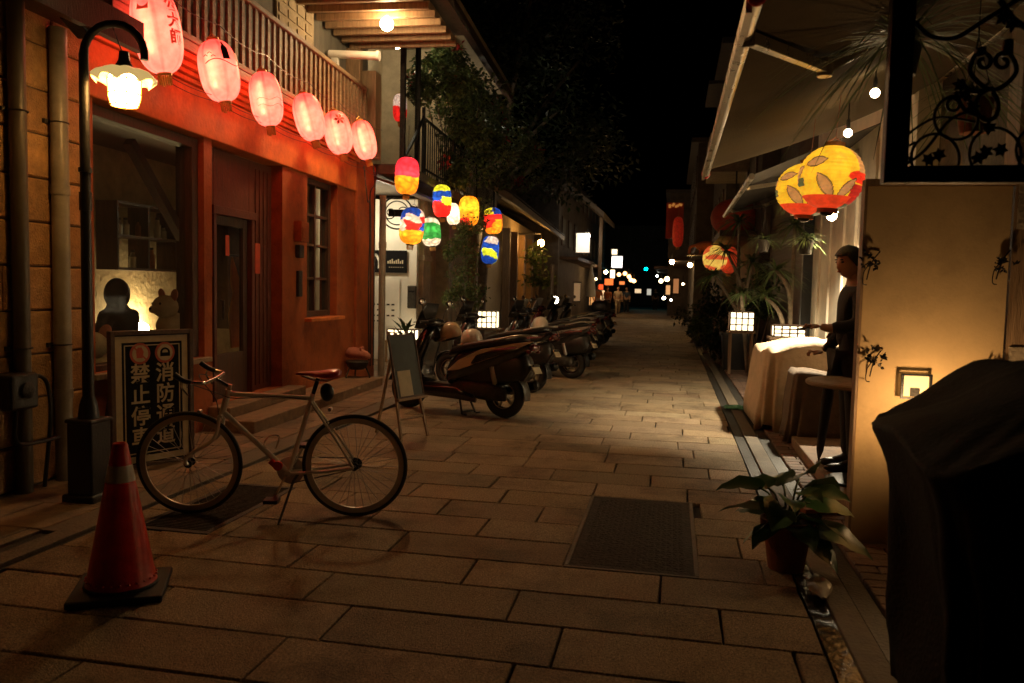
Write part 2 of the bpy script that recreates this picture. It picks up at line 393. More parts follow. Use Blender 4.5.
# iron covers set into the paving
t = thing('manhole_cover', 'large dark cast iron cover with rounded frame in middle of the paving', 'manhole cover', (-.17, 5.0, 0))
q = MB(); x0, x1, y0, y1 = MANH; q.bb(x0+.028, x1-.028, y0+.028, y1-.028, -.02, -.001)
for i in range(17):
    for j in range(36):
        cx = x0+.09+i*(x1-x0-.18)/16; cy = y0+.09+j*(y1-y0-.18)/35
        q.box((cx, cy, .0), (.026, .011, .0016), rotm('Z', R(45 if (i+j) % 2 else -45)))
q.build('plate', M['plate'], t)
q = MB()
for a, b, c, d in ((x0, x1, y0, y0+.025), (x0, x1, y1-.025, y1), (x0, x0+.025, y0+.027, y1-.027), (x1-.025, x1, y0+.027, y1-.027)): q.bb(a, b, c, d, -.02, .002)
q.build('frame', M['curb'], t, bevel=.002)
t = thing('drain_grate', 'dark slotted metal drain grate in the paving under the bicycle', 'drain grate', (-2.9, 4.85, 0))
q = MB(); x0, x1, y0, y1 = GRATE
for a, b, c, d in ((x0, x1, y0, y0+.04), (x0, x1, y1-.04, y1), (x0, x0+.04, y0+.042, y1-.042), (x1-.04, x1, y0+.042, y1-.042)): q.bb(a, b, c, d, -.02, .002)
q.build('frame', M['iron'], t)
q = MB()
for i in range(38): y = y0+.055+i*(y1-y0-.11)/37; q.bb(x0+.042, x1-.042, y-.0065, y+.0065, -.02, -.002)
q.build('bars', M['plate'], t)

# ================================================================== LEFT ROW OF HOUSES (local frame: x = out to the street, y = along it)
def house(name, label, cat='house', group=None): return thing(name, label, cat, LA, TH, group)
def hp(q, name, mat, par, **k): k.setdefault('world', False); return q.build(name, mat, par, **k)

# --- block house at the very left
h = house('block_house', 'house of big tan stone blocks with pipes running down its face')
q = MB(); q.bb(-.3, -.02, 1.0, 5.42, 0, 6); hp(q, 'core_wall', M['mortar'], h)
q = MB()
k = 0; z = .02
while z < 6:
    y = 5.43; first = True
    while y > 1.2:
        w = rnd.uniform(.42, .66) if not first else (.62 if k % 2 else .34); first = False
        c = rnd.uniform(.84, 1.12); q.cur = (c, c*rnd.uniform(.95, 1.02), c*rnd.uniform(.9, 1))
        e = .012; x1 = rnd.uniform(-.002, .006); ya, yb, za, zb = y-w+.004, y-.004, z+.004, z+.306
        front = [(x1, ya+e, za+e), (x1, yb-e, za+e), (x1, yb-e, zb-e), (x1, ya+e, zb-e)]
        back = [(x1-e, ya, za), (x1-e, yb, za), (x1-e, yb, zb), (x1-e, ya, zb)]; bk2 = [(-.05, p[1], p[2]) for p in back]
        q.add(front+back+bk2, [(0, 1, 2, 3)]+[(4+i, 4+(i+1) % 4, (i+1) % 4, i) for i in range(4)]+[(8+i, 8+(i+1) % 4, 4+(i+1) % 4, 4+i) for i in range(4)])
        y -= w
    z += .312; k += 1
hp(q, 'wall', M['block'], h, attr=True)
q = MB(); q.tube([(.06, 4.68, .0), (.06, 4.68, 3.4)], .055, 14); hp(q, 'downpipe', M['pipedark'], h, smooth=40)
q = MB(); q.tube([(.065, 5.07, .0), (.065, 5.07, 3.28)], .06, 16)
for z in (.62, 2.1): q.tube([(.065, 5.07, z), (.065, 5.07, z+.07)], .066, 16)
hp(q, 'downpipe', M['pipegrey'], h, smooth=40)
q = MB()
for y in (4.68, 5.07):
    for z in (1.0, 2.6):
      q = MB(); q.bb(0, .02, y-.09, y+.09, z, z+.03); q.tube([(.06+.064*math.cos(a), y+.064*math.sin(a), z+.015) for a in [i*2*math.pi/14 for i in range(14)]], .006, 5, closed=True); hp(q, 'pipe_clip', M['iron'], h)
q = MB(); q.bb(-.02, .5, 1, 5.43, 3.34, 3.42); q.bb(.44, .5, 1, 5.43, 3.2, 3.34); hp(q, 'canopy', M['darkwood'], h)
t = thing('gas_meter', 'dark gas meter with bent pipes at the foot of the stone block house', 'meter', LF(.12, 4.62, 0), TH)
q = MB(); q.bb(-.09, .1, -.22, .02, .62, .86); hp(q, 'body', M['black'], t, bevel=.02)
q = MB(); q.tube(spline([(.02, .02, .8), (.02, .12, .82), (.02, .2, .74), (.02, .22, .5), (-.02, .2, .02)]), .014); q.tube(spline([(.02, -.1, .62), (.02, -.1, .4), (.02, .1, .36), (.02, .3, .36)]), .014); hp(q, 'pipe', M['black'], t, smooth=40)
q = MB(); q.lathe([(.001, .0), (.05, 0), (.055, .02), (.04, .03), (.001, .03)], 18, Matrix.Translation((.1, -.1, .75)) @ Matrix.Rotation(R(90), 4, 'Y')); hp(q, 'dial', M['iron'], t, smooth=40)
t = thing('floodlight', 'small unlit grey floodlight under the canopy of the stone block house', 'floodlight', LF(.35, 4.86, 3.2), TH)
q = MB(); q.box((.05, -.02, .03), (.12, .2, .09), rotm('X', R(-25))); hp(q, 'housing', M['blackmetal'], t, bevel=.01)
q = MB(); q.box((.05, .075, -.02), (.10, .012, .06), rotm('X', R(-25))); hp(q, 'glass', M['lens'], t)
q = MB(); q.tube([(.05, -.02, .07), (.05, -.02, .14)], .012); hp(q, 'bracket', M['iron'], t)

# --- red plaster shophouse
h = house('red_shophouse', 'two storey red plaster shophouse with wooden balcony rail and carved door')
WIN = (5.52, 7.15, .75, 2.88); DOOR = (7.30, 8.93, .24, 2.88); NAR = (9.67, 10.74, 1.05, 2.92)
q = MB(); T = -.26
q.bb(T, 0, 5.43, 5.52, 0, 2.9); q.bb(T, 0, 5.52, 7.15, 0, .75); q.bb(T, 0, 7.15, 7.30, 0, 2.9); q.bb(T, 0, 7.30, 8.93, 0, .24)
q.bb(T, 0, 8.93, 9.67, 0, 2.9); q.bb(T, 0, 9.67, 10.74, 0, 1.05); q.bb(T, 0, 10.74, 11.45, 0, 2.9)
hp(q, 'wall', M['redplaster'], h)
q = MB(); q.bb(T, .045, 11.45, 12.32, 0, 3.4); hp(q, 'pilaster', M['redplaster'], h, bevel=.015)
q = MB(); q.bb(T, .035, 5.43, 11.44, 2.9, 3.34); hp(q, 'lintel_band', M['redbeam'], h, bevel=.012)
q = MB()
for i, (n, z0, z1) in enumerate(((.07, 3.342, 3.385), (.11, 3.388, 3.43), (.16, 3.433, 3.48), (.22, 3.483, 3.53))): q.bb(T, n, 5.43, 11.5, z0, z1)
hp(q, 'cornice', M['redbeam'], h, bevel=.006)
q = MB(); q.bb(-.1, .245, 5.43, 11.3, 3.535, 3.62); q.bb(.19, .25, 5.43, 11.3, 3.625, 3.68)
hp(q, 'balcony_floor', M['woodrail'], h, bevel=.006)
rl = MB(); rl.bb(.18, .26, 5.43, 11.25, 4.33, 4.39); rail = hp(rl, 'balcony_railing', M['woodrail'], h, bevel=.012)
q = MB(); s = 5.5
while s < 11.1:
    q.box((.22, s, 4.005), (.03, .055+rnd.uniform(-.006, .006), .648)); s += .143
q.bb(.19, .25, 11.17, 11.25, 3.682, 4.328)
hp(q, 'balusters', M['woodrail'], rail)
q = MB(); q.bb(-.4, -.1, 5.43, 12.3, 3.41, 6.6); hp(q, 'upper_wall', M['upper'], h)
q = MB(); q.bb(-.095, -.06, 8.9, 10.0, 3.63, 6.2)
for i in range(17):
    for j in range(4): q.bb(-.06, -.045, 8.94+j*.26, 8.94+j*.26+.2, 3.7+i*.145, 3.7+i*.145+.1)
hp(q, 'lattice_panel', M['plaster'], h)
q = MB(); q.bb(-.1, .12, 11.3, 11.42, 3.54, 4.98); q.bb(.121, .24, 11.3, 11.42, 3.62, 3.7); q.bb(.05, .3, 11.5, 11.75, 3.41, 4.7)
hp(q, 'corner_post', M['wood'], h, bevel=.01)
q = MB(); q.bb(-.05, 1.5, 5.2, 11.5, 5.06, 5.16); hp(q, 'eave_boards', M['wood'], h)
q = MB()
s = 5.4
while s < 11.5: q.bb(-.05, 1.56, s, s+.06, 4.97, 5.055); s += .31
q.bb(1.2, 1.26, 5.2, 11.5, 5.165, 5.2)
hp(q, 'rafters', M['wood'], h, bevel=.006)
q = MB(); q.bb(-1.6, 1.7, 5.1, 11.6, 5.21, 5.3); hp(q, 'roof', M['roof'], h)
q = MB(); q.tube([(-.04, 10.5, 4.66), (.66, 10.5, 4.62)], .055, 16); q.tube([(.64, 10.5, 4.622), (.68, 10.5, 4.62)], .068, 16); q.bb(.0, .09, 10.46, 10.54, 4.3, 4.6); hp(q, 'awning_roller', M['white'], h, smooth=40)
q = MB(); q.tube(spline([(.1, 12.0, 3.38), (.11, 12.05, 3.1), (.09, 11.9, 2.9), (.08, 11.95, 2.3), (.08, 11.9, 1.5), (.08, 11.95, .3)]), .011, 6); q.tube(spline([(.09, 12.2, 3.3), (.1, 12.1, 3.0), (.07, 12.2, 2.4), (.07, 12.2, .2)]), .012, 6); q.tube(spline([(.09, 11.6, 3.3), (.1, 11.75, 2.8), (.07, 12.0, 2.6), (.07, 12.05, .2)]), .009, 6)
hp(q, 'cable', M['black'], h, smooth=40)
q = MB(); q.tube([(.14, 12.4, 0), (.14, 12.4, 2.95)], .055, 14); q.tube([(.14, 12.4, 2.1), (.14, 12.4, 2.2)], .064, 14); hp(q, 'downpipe', M['pipegrey'], h, smooth=40)
q = MB(); q.bb(.0, .55, 7.1, 11.2, 0, .13); hp(q, 'step', M['stepstone'], h, bevel=.012)
q = MB(); q.bb(.002, .24, 7.2, 9.1, .131, .24); hp(q, 'step', M['stepstone'], h, bevel=.012)
q = MB(); q.bb(-.2, .1, 9.6, 10.82, 1.0, 1.048); hp(q, 'window_sill', M['redbeam'], h, bevel=.006)
q = MB(); q.bb(-.2, .06, 5.45, 7.2, .70, .748); hp(q, 'window_sill', M['stone'], h, bevel=.006)
# shop window
w = MB()
for a in ((5.52, 5.58, .75, 2.88), (7.04, 7.15, .75, 2.88)): w.bb(-.2, -.06, *a)
w.bb(-.2, -.06, 5.58, 7.04, 2.79, 2.88); w.bb(-.2, -.06, 5.58, 7.04, .75, .80)
fr = hp(w, 'shop_window', M['darkwood'], h, bevel=.006)
q = MB(); q.bb(-.14, -.134, 5.58, 7.04, .80, 2.79); hp(q, 'pane', M['glass'], fr)
# narrow window
w = MB(); w.bb(-.2, -.1, 9.67, 9.75, 1.05, 2.92); w.bb(-.2, -.1, 10.66, 10.74, 1.05, 2.92); w.bb(-.2, -.1, 9.75, 10.66, 2.82, 2.92); w.bb(-.2, -.1, 9.75, 10.66, 1.05, 1.13); w.bb(-.19, -.11, 10.18, 10.23, 1.13, 2.82)
for z in (1.55, 2.0, 2.4): w.bb(-.18, -.12, 9.75, 10.66, z, z+.035)
fr = hp(w, 'narrow_window', M['darkwood'], h, bevel=.005)
q = MB(); q.bb(-.153, -.147, 9.75, 10.66, 1.13, 2.82); hp(q, 'pane', M['glass'], fr)
q = MB(); q.bb(-1.2, -.9, 9.3, 11.2, .9, 2.95); hp(q, 'inner_wall', M['darkwall'], h)
# door bay
w = MB(); NX = -.22
w.bb(NX, NX+.08, 7.30, 7.58, .24, 2.88); w.bb(NX, NX+.08, 8.36, 8.93, .24, 2.88); w.bb(NX, NX+.08, 7.58, 8.36, 2.22, 2.88)
w.bb(NX+.08, NX+.13, 7.5, 8.45, 2.2, 2.29); w.bb(NX+.08, NX+.12, 7.52, 7.58, .24, 2.2); w.bb(NX+.08, NX+.12, 8.36, 8.42, .24, 2.2)
for s in (7.37, 7.45, 8.5, 8.6, 8.7, 8.8): w.bb(NX+.08, NX+.095, s, s+.02, .3, 2.8)
hp(w, 'door_surround', P('redwood', (.13, .032, .014), .5, 0, .4, 7, .4, 30, stretch=(4, 4, .5), dirt=.4), h, bevel=.006)
d = MB(); d.bb(NX+.01, NX+.06, 7.58, 7.68, .24, 2.2); d.bb(NX+.01, NX+.06, 8.26, 8.36, .24, 2.2); d.bb(NX+.01, NX+.06, 7.68, 8.26, 2.1, 2.2); d.bb(NX+.01, NX+.06, 7.68, 8.26, .24, .72)
dr = hp(d, 'door', M['darkwood'], h, bevel=.005)
q = MB(); q.bb(NX+.03, NX+.036, 7.68, 8.26, .72, 2.1); hp(q, 'pane', M['glass'], dr)
q = MB(); q.tube([(NX+.09, 7.71, 1.1), (NX+.12, 7.71, 1.1), (NX+.12, 7.71, 1.3), (NX+.09, 7.71, 1.3)], .012); hp(q, 'handle', M['iron'], dr)
for s0, z0, z1 in ((7.40, 1.55, 1.93), (8.47, 1.6, 1.95)):
    q = MB(); q.bb(NX+.096, NX+.102, s0, s0+.12, z0, z1); pp = hp(q, 'red_paper', M['redpaper'], h)
q = MB(); q.bb(NX+.061, NX+.065, 7.86, 7.94, 1.78, 2.0); hp(q, 'red_paper', M['redpaper'], h)
q = MB(); q.bb(0, .1, 9.26, 9.5, 2.02, 2.27); q.bb(.1, .11, 9.29, 9.47, 2.06, 2.2); hp(q, 'meter_box', M['redplaster'], h, bevel=.012)
q = MB(); q.bb(0, .06, 9.3, 9.45, 1.82, 1.98); q.bb(0, .04, 9.33, 9.45, 1.33, 1.66); hp(q, 'switch_box', M['iron'], h, bevel=.01)
# the room behind the window
q = MB(); q.bb(-2.75, -2.6, 4.4, 13, 0, 3.3); hp(q, 'room_back_wall', M['plaster'], h)
q = MB(); q.bb(-2.6, -.27, 4.4, 4.5, 0, 3.3); q.bb(-2.6, -1.21, 12.9, 13, 0, 3.3); hp(q, 'room_side_wall', M['creamwall'], h)
q = MB(); q.bb(-2.6, -.27, 4.5, 12.9, 3.2, 3.3); hp(q, 'room_ceiling', M['darkwood'], h)
q = MB(); q.bb(-2.6, -.27, 4.5, 12.9, .0, .1); hp(q, 'room_floor', M['darkwood'], h)
q = MB(); q.bar((-1.1, 7.6, 2.95), (-1.1, 8.6, 2.0), .1, .1); q.bb(-1.18, -1.02, 8.6, 8.74, .1, 3.2); hp(q, 'brace', M['darkwood'], h)

# ---- things in the shop room
t = thing('wall_shelf', 'dark two tier wall shelf with jars inside the shop window', 'shelf', LF(-2.55, 9.6, 1.62), TH)
q = MB()
for z in (0, .42, .84): q.bb(0, .3, -.55, 1.45, z, z+.035)
for y in (-.55, .1, .75, 1.42): q.bb(0, .3, y, y+.03, .035, .84)
hp(q, 'shelves', M['darkwood'], t)
for k in range(13):
    y = -.45+k*.142; z = .455 if k % 3 else .036
    j = thing('jar', f'small dim jar on the wall shelf inside the shop', 'jar', LF(-2.55+.15, 9.6+y, 1.62+z), TH, 'jars on the shop shelf')
    hh = rnd.uniform(.16, .28); q = MB(); q.lathe([(.001, 0), (.045, 0), (.048, hh*.7), (.03, hh*.8), (.022, hh), (.001, hh)], 14); hp(q, 'glass_body', M[rnd.choice(['lens', 'terracotta', 'steel'])], j, smooth=40)
    q = MB(); q.lathe([(.001, hh), (.026, hh), (.026, hh+.03), (.001, hh+.03)], 12); hp(q, 'lid', M['iron'], j, smooth=40)
t = thing('table_lamp', 'lit lamp glowing against the wall behind the seated person', 'lamp', LF(-2.45, 9.85, .35), TH)
q = MB(); q.ball((0, 0, .48), .085); hp(q, 'bulb', EM('lampbulb', (1, .68, .30), 260), t, smooth=True)
q = MB(); q.lathe([(.001, 0), (.1, 0), (.1, .02), (.02, .04), (.02, .4), (.001, .4)], 16); hp(q, 'base', M['iron'], t, smooth=40)
t = thing('side_table', 'low wooden side table holding the lit lamp', 'table', LF(-2.33, 9.85, .1), TH)
q = MB(); q.bb(-.25, .25, -.3, .3, .20, .248); hp(q, 'tabletop', M['darkwood'], t)
for a in (-1, 1):
    for b in (-1, 1): q = MB(); q.bb(a*.21-.02, a*.21+.02, b*.26-.02, b*.26+.02, 0, .2); hp(q, 'leg', M['darkwood'], t)
# silhouetted person at the window
def skinned(verts, edges, root, levels=2):
    me = bpy.data.meshes.new('sk'); me.from_pydata([v[0] for v in verts], [], []); me.clear_geometry()
    me.from_pydata([tuple(v[0]) for v in verts], edges, [])
    o = bpy.data.objects.new('sk', me); col.objects.link(o)
    o.modifiers.new('skin', 'SKIN'); bm = bmesh.new(); bm.from_mesh(me)
    lay = bm.verts.layers.skin.verify(); bm.verts.ensure_lookup_table()
    for i, v in enumerate(bm.verts):
        r = verts[i][1]; v[lay].radius = r if isinstance(r, tuple) else (r, r); v[lay].use_root = (i == root)
    bm.to_mesh(me); bm.free()
    ss = o.modifiers.new('sub', 'SUBSURF'); ss.levels = levels; ss.render_levels = levels
    dg = bpy.context.evaluated_depsgraph_get(); m2 = bpy.data.meshes.new_from_object(o.evaluated_get(dg))
    q = MB(); q.add([v.co.copy() for v in m2.vertices], [tuple(p.vertices) for p in m2.polygons])
    bpy.data.objects.remove(o); bpy.data.meshes.remove(me); bpy.data.meshes.remove(m2)
    return q
def head_into(q, c, face, r=.098, up=Vector((0, 0, 1))):       # a head with brow, nose, chin and ears, c = centre, face = looking direction
    f = Vector(face).normalized(); sd = up.cross(f).normalized(); u = f.cross(sd)
    c = Vector(c); rs = []; n = 20; K = 14
    for k in range(K+1):
        t = math.pi*k/K; zz = -math.cos(t); w = max(.02, math.sin(t)); g_ = []
        for i in range(n):
            a = 2*math.pi*i/n; fx, sx = math.cos(a), math.sin(a)
            wx = .80*w*(1-.22*max(0, -zz)); fd = .98*w
            if fx > 0: fd *= 1-.06*max(0, zz)
            x = fx*fd; y = sx*wx
            if zz < -.15 and fx > .3: x += .07*(-zz)                     # chin and jaw forward
            if abs(sx) < .33 and fx > 0:
                if -.34 < zz < .06: x += .16*(1-abs(sx)/.33)*(1-abs(zz+.22)/.3 if zz < .06 else 0)   # nose
                if .06 <= zz < .2: x += .02
            if .02 < zz < .16 and fx > .4 and .2 < abs(sx) < .62: x -= .07                    # eye sockets
            if zz < -.55 and fx < 0: x *= .8
            g_.append(c+f*(x*r*1.06)+sd*(y*r)+u*(zz*r*1.24))
        rs.append(g_)
    q.rings(rs)
    for s in (-1, 1): q.ball(c+sd*(s*r*.8)-u*(.02*r)-f*(.05*r), (.02, .012, .032), Matrix((f, sd, u)).transposed() if True else None, 8, 6)
    return f, sd, u
def face_parts(par, c, face, r=.098, mouth=True):
    f = Vector(face).normalized(); up = Vector((0, 0, 1)); sd = up.cross(f).normalized(); u = f.cross(sd); c = Vector(c)
    m3 = Matrix((f, sd, u)).transposed()
    for s in (-1, 1):
        q = MB(); q.ball(c+f*(.86*r)+sd*(s*.36*r)+u*(.12*r), (.01, .016, .008), m3, 8, 6); q.build('eye', M['ink'], par, smooth=True)
        q = MB(); q.ball(c+f*(.93*r)+sd*(s*.36*r)+u*(.33*r), (.006, .022, .005), m3, 8, 6); q.build('eyebrow', M['hair'], par, smooth=True)
    q = MB(); q.ball(c+f*(.98*r)-u*(.62*r), (.008, .024, .007), m3, 8, 6); q.build('mouth', M['redplaster'], par, smooth=True)
def hair_cap(par, c, face, r=.098, length=.0, mat='hair'):
    f = Vector(face).normalized(); up = Vector((0, 0, 1)); sd = up.cross(f).normalized(); u = f.cross(sd); c = Vector(c)
    q = MB(); n = 20; K = 9; rs = []
    for k in range(K+1):
        t = k/K; g_ = []
        for i in range(n):
            a = 2*math.pi*i/n; fx, sx = math.cos(a), math.sin(a)
            low = .42 if fx > .45 else (-.25-length if fx < .2 else .05)         # hair line: forehead, sides, nape
            zz = 1.0+(low-1.0)*t
            w = math.sqrt(max(0, 1-max(-.6, min(1, zz))**2)); j = 1.10+.05*noise.noise(Vector((fx*3, sx*3, zz*4)))
            g_.append(c+f*(fx*w*r*1.04*j)+sd*(sx*w*.84*r*j)+u*(zz*r*1.24*1.07+.004))
        rs.append(g_)
    q.rings(rs, cap=False); o = q.build('hair', M[mat], par, smooth=True)
    md = o.modifiers.new('thick', 'SOLIDIFY'); md.thickness = .01; md.offset = 1
    return o
t = thing('person', 'person sitting with back turned, dark silhouette behind the shop window', 'person', LF(-.95, 7.2, .1), TH)
f0 = (-1, .5, 0)
B = lambda n, s, z: Vector((n, s, z))
vs = [(B(0, 0, .5), (.17, .14)), (B(0, 0, .72), (.15, .12)), (B(-.02, 0, .95), (.19, .13)), (B(-.03, 0, 1.08), (.18, .13)), (B(-.04, .01, 1.13), .10), (B(-.06, .02, 1.18), .095),
      (B(.05, -.27, 1.05), .09), (B(.02, -.37, .78), .065), (B(-.2, -.2, .66), .045), (B(-.05, .27, 1.05), .09), (B(-.12, .36, .8), .065), (B(-.3, .2, .68), .045),
      (B(-.2, -.14, .46), .1), (B(-.5, -.14, .44), .08), (B(-.5, -.14, .05), .05), (B(-.2, .14, .46), .1), (B(-.5, .16, .44), .08), (B(-.5, .16, .05), .05)]
ed = [(0, 1), (1, 2), (2, 3), (3, 4), (4, 5), (2, 6), (6, 7), (7, 8), (2, 9), (9, 10), (10, 11), (0, 12), (12, 13), (13, 14), (0, 15), (15, 16), (16, 17)]
q = skinned(vs, ed, 0); head_into(q, (-.07, .02, 1.25), f0, .1); q.build('body', M['cloth_black'], t, smooth=True, world=False)
o = None
qh = MB(); qh.ball((-.035, .01, 1.25), (.125, .122, .165), None, 18, 12); qh.build('hair', M['hair'], t, smooth=True, world=False)
t = thing('chair', 'wooden chair under the silhouetted person in the shop', 'chair', LF(-.95, 7.2, .1), TH)
q = MB(); q.bb(-.25, .2, -.23, .23, .36, .4); hp(q, 'seat', M['darkwood'], t)
q = MB(); q.bb(.2, .23, -.23, .23, .62, .84); q.bb(.2, .23, -.23, -.19, .4, .62); q.bb(.2, .23, .19, .23, .4, .62); hp(q, 'backrest', M['darkwood'], t)
for a in (-.23, .18):
    for b in (-.21, .18): q = MB(); q.bb(a, a+.03, b, b+.03, 0, .36); hp(q, 'leg', M['darkwood'], t)
def plush(name, label, n, s, z, sc, yaw):
    t = thing(name, label, 'soft toy', LF(n, s, z), TH+yaw)
    q = MB(); rs = []
    q.ball((0, 0, .15*sc), (.2*sc, .17*sc, .17*sc), None, 16, 10); q.ball((.1*sc, 0, .38*sc), (.15*sc, .15*sc, .14*sc), None, 16, 10); q.ball((.24*sc, 0, .35*sc), (.07*sc, .07*sc, .05*sc), None, 12, 8)
    for a in (-1, 1): q.ball((.16*sc, a*.13*sc, .05*sc), (.12*sc, .05*sc, .05*sc), None, 12, 8)
    hp(q, 'body', M['plush'], t, smooth=True)
    for a in (-1, 1):
        q = MB(); q.ball((.06*sc, a*.11*sc, .52*sc), (.02*sc, .06*sc, .08*sc), rotm('X', -a*.5), 12, 8); hp(q, 'ear', M['plushpink'], t, smooth=True)
        q = MB(); q.ball((.22*sc, a*.065*sc, .42*sc), .016*sc, None, 8, 6); hp(q, 'eye', M['ink'], t, smooth=True)
    q = MB(); q.ball((.305*sc, 0, .36*sc), (.012*sc, .02*sc, .015*sc), None, 8, 6); hp(q, 'nose', M['ink'], t, smooth=True)
    return t
plush('soft_toy', 'cream soft toy with pink ears peering over the shop window sill', -.45, 6.15, .60, .85, R(-75))
plush('soft_toy', 'cream soft toy in profile at far side of shop window, lamp glow behind', -1.0, 8.22, .84, .95, R(250))
for nn, ss, zz, w in ((-.45, 6.15, .60, .22), (-1.0, 8.22, .84, .25)):
    t = thing('stool', 'small stool under the soft toy ' + ('by the sill' if ss < 7 else 'at far side of the shop window'), 'stool', LF(nn, ss, .1), TH)
    q = MB(); q.lathe([(.001, zz-.14), (w*.65, zz-.14), (w*.65, zz-.1), (.001, zz-.1)], 16); hp(q, 'seat', M['darkwood'], t)
    for k in range(3):
        q = MB(); a = k*2.1; q.tube([(w*.5*math.cos(a), w*.5*math.sin(a), zz-.14), (w*.6*math.cos(a), w*.6*math.sin(a), 0)], .015, 6); hp(q, 'leg', M['darkwood'], t)
t = thing('door_curtain', 'pale yellow cloth with gourd outline hanging behind the glass of the shop door', 'curtain', LF(-.6, 9.04, .7), TH)
q = MB(); poly = []
pts = [(-.24, 0), (.26, 0), (.27, .3), (.2, .5), (.1, .62), (.0, .75), (-.12, .95), (-.22, 1.1), (-.25, .8), (-.18, .66), (-.3, .4)]
q.prism([(0, a, b) for a, b in pts], (.02, 0, 0)); hp(q, 'cloth', M['tassel'], t)
q = MB(); q.tube([(.01, -.4, 1.12), (.01, .4, 1.12)], .012); hp(q, 'rod', M['iron'], t)

# ================================================================== LANTERNS
def lantern_r(v, Rm, e=2.6):                           # capsule outline, v from 0 (bottom) to 1 (top)
    x = abs(2*v-1); return Rm*max(.30, (1-x**e)**(1/e))
def paper(H_, Rm, pat, ribs=0, seg=72, n=56, e=2.6, folds=0):
    q = MB(); vs = []; q.vc = []
    for k in range(n+1):
        v = k/n; r = lantern_r(v, Rm, e)*(1+(.012*math.cos(2*math.pi*ribs*v) if ribs else 0))
        for i in range(seg):
            u = i/seg; a = 2*math.pi*(u-.5)
            rr = r*(1+folds*math.cos(8*a)); vs.append((rr*math.cos(a), rr*math.sin(a), (v-.5)*H_)); q.vc.append(pat(u, v))
    q.add(vs, [(k*seg+i, k*seg+(i+1) % seg, (k+1)*seg+(i+1) % seg, (k+1)*seg+i) for k in range(n) for i in range(seg)])
    return q
def weld(me, d=1e-4):
    bm = bmesh.new(); bm.from_mesh(me); bmesh.ops.remove_doubles(bm, verts=bm.verts, dist=d); bm.to_mesh(me); bm.free()
def on_lantern(H_, Rm, vs, u0, v0, off=.004, e=2.6, flipz=1):   # drawing laid on the paper: x to the right, y up, in metres
    out = []
    for v in vs:
        vv = v0+v.y/H_; r = lantern_r(vv, Rm, e)+off+v.z
        a = 2*math.pi*(u0-.5)+v.x/lantern_r(.5, Rm, e)
        out.append((r*math.cos(a), r*math.sin(a), (vv-.5)*H_))
    return out
def make_lantern(label, loc, facing, tilt, H_, Rm, pat, mat, group, cat='lantern', ribs=0, tube=None, e=2.6, drawings=(), name='paper_lantern', folds=0, hang=.12, cap='gold', res=(72, 56), ball=0):
    t = thing(name, label, cat, (0, 0, 0), 0, group)
    place(t, loc, tilt.to_3x3() @ rotm('Z', facing))
    o = paper(H_, Rm, pat, ribs, seg=res[0], n=res[1], e=e, folds=folds).build('paper', mat, t, smooth=True, attr=True, world=False)
    q = MB(); r = lantern_r(0, Rm, e); q.lathe([(r*.9, -H_/2-.02), (r*1.04, -H_/2-.02), (r*1.04, -H_/2+.012), (r*.9, -H_/2+.012)], 24); hp(q, 'bottom_ring', M[cap], t, smooth=40)
    q = MB(); q.lathe([(r*.9, H_/2-.012), (r*1.04, H_/2-.012), (r*1.04, H_/2+.02), (r*.9, H_/2+.02)], 24); q.tube([(0, -r, H_/2+.015), (0, 0, H_/2+.06), (0, r, H_/2+.015)], .004, 6); q.tube([(0, 0, H_/2+.06), (0, 0, H_/2+hang)], .003, 5); hp(q, 'top_ring', M[cap], t, smooth=40)
    q = MB(); rr = random.Random(3)
    for k in range(16 if ribs != 16 else 0):
        a = k*2*math.pi/16; x, y = r*.8*math.cos(a), r*.8*math.sin(a); q.tube([(x, y, -H_/2-.018), (x*1.06, y*1.06, -H_/2-.05), (x*(1.0+rr.uniform(-.1, .1)), y, -H_/2-.075-rr.uniform(0, .02))], .006, 5)
    if ribs == 16: q.ball((0, 0, -H_/2-.02), (.05, .05, .028), None, 12, 8)
    hp(q, 'tassel' if ribs != 16 else 'bottom_knob', M['tassel' if ribs != 16 else 'black'], t, smooth=40)
    if tube:
        q = MB(); (ax, ay), rad, z0, z1 = tube; q.tube([(ax, ay, z0*H_), (ax, ay, z1*H_)], rad, 10); hp(q, 'lamp_tube', tube_mat, t, smooth=40)
    for nm, q, m in drawings: hp(q, nm, M[m], t)
    if ball: q = MB(); q.ball((Rm*.15, Rm*.1, .02), ball, None, 12, 8); hp(q, 'lamp_bulb', ball_mat, t, smooth=True)
    return t
ball_mat = EM('lanternbulb', (1, .75, .5), 30)
tube_mat = EM('tubelight', (1, .66, .38), 17)
def pink(seed, redtop=.62):
    rr = random.Random(seed); ph = rr.uniform(0, 6)
    def f(u, v):
        stripe = .5+.5*math.cos(2*math.pi*6*u+ph)
        k = max(0, min(1, (v-redtop)/(1-redtop)))*.85 + (.28 if stripe > .93 else .0)
        k = min(1, k+.10*noise.noise(Vector((u*8+seed, v*5, 0))))
        k = max(0, k)
        a, b = (1.0, .235, .16), (1.0, .045, .035)
        return tuple(a[i]*(1-k)+b[i]*k for i in range(3))
    return f
def ink_text(H_, Rm, s, size, u0, v0):
    q = MB(); vs, fs = text_mesh(s, size, .0006, .004); q.add(on_lantern(H_, Rm, vs, u0, v0), fs); return q
def ink_poly(H_, Rm, pts, u0, v0, q=None):
    q = q or MB(); vs = [Vector((a, b, 0)) for a, b in pts]; q.add(on_lantern(H_, Rm, vs, u0, v0, .011), [tuple(range(len(pts)))]); return q
def ink_line(H_, Rm, pts, u0, v0, w=.006, q=None):
    q = q or MB(); p = on_lantern(H_, Rm, [Vector((a, b, 0)) for a, b in pts], u0, v0, .002); q.tube(p, w/2, 5); return q
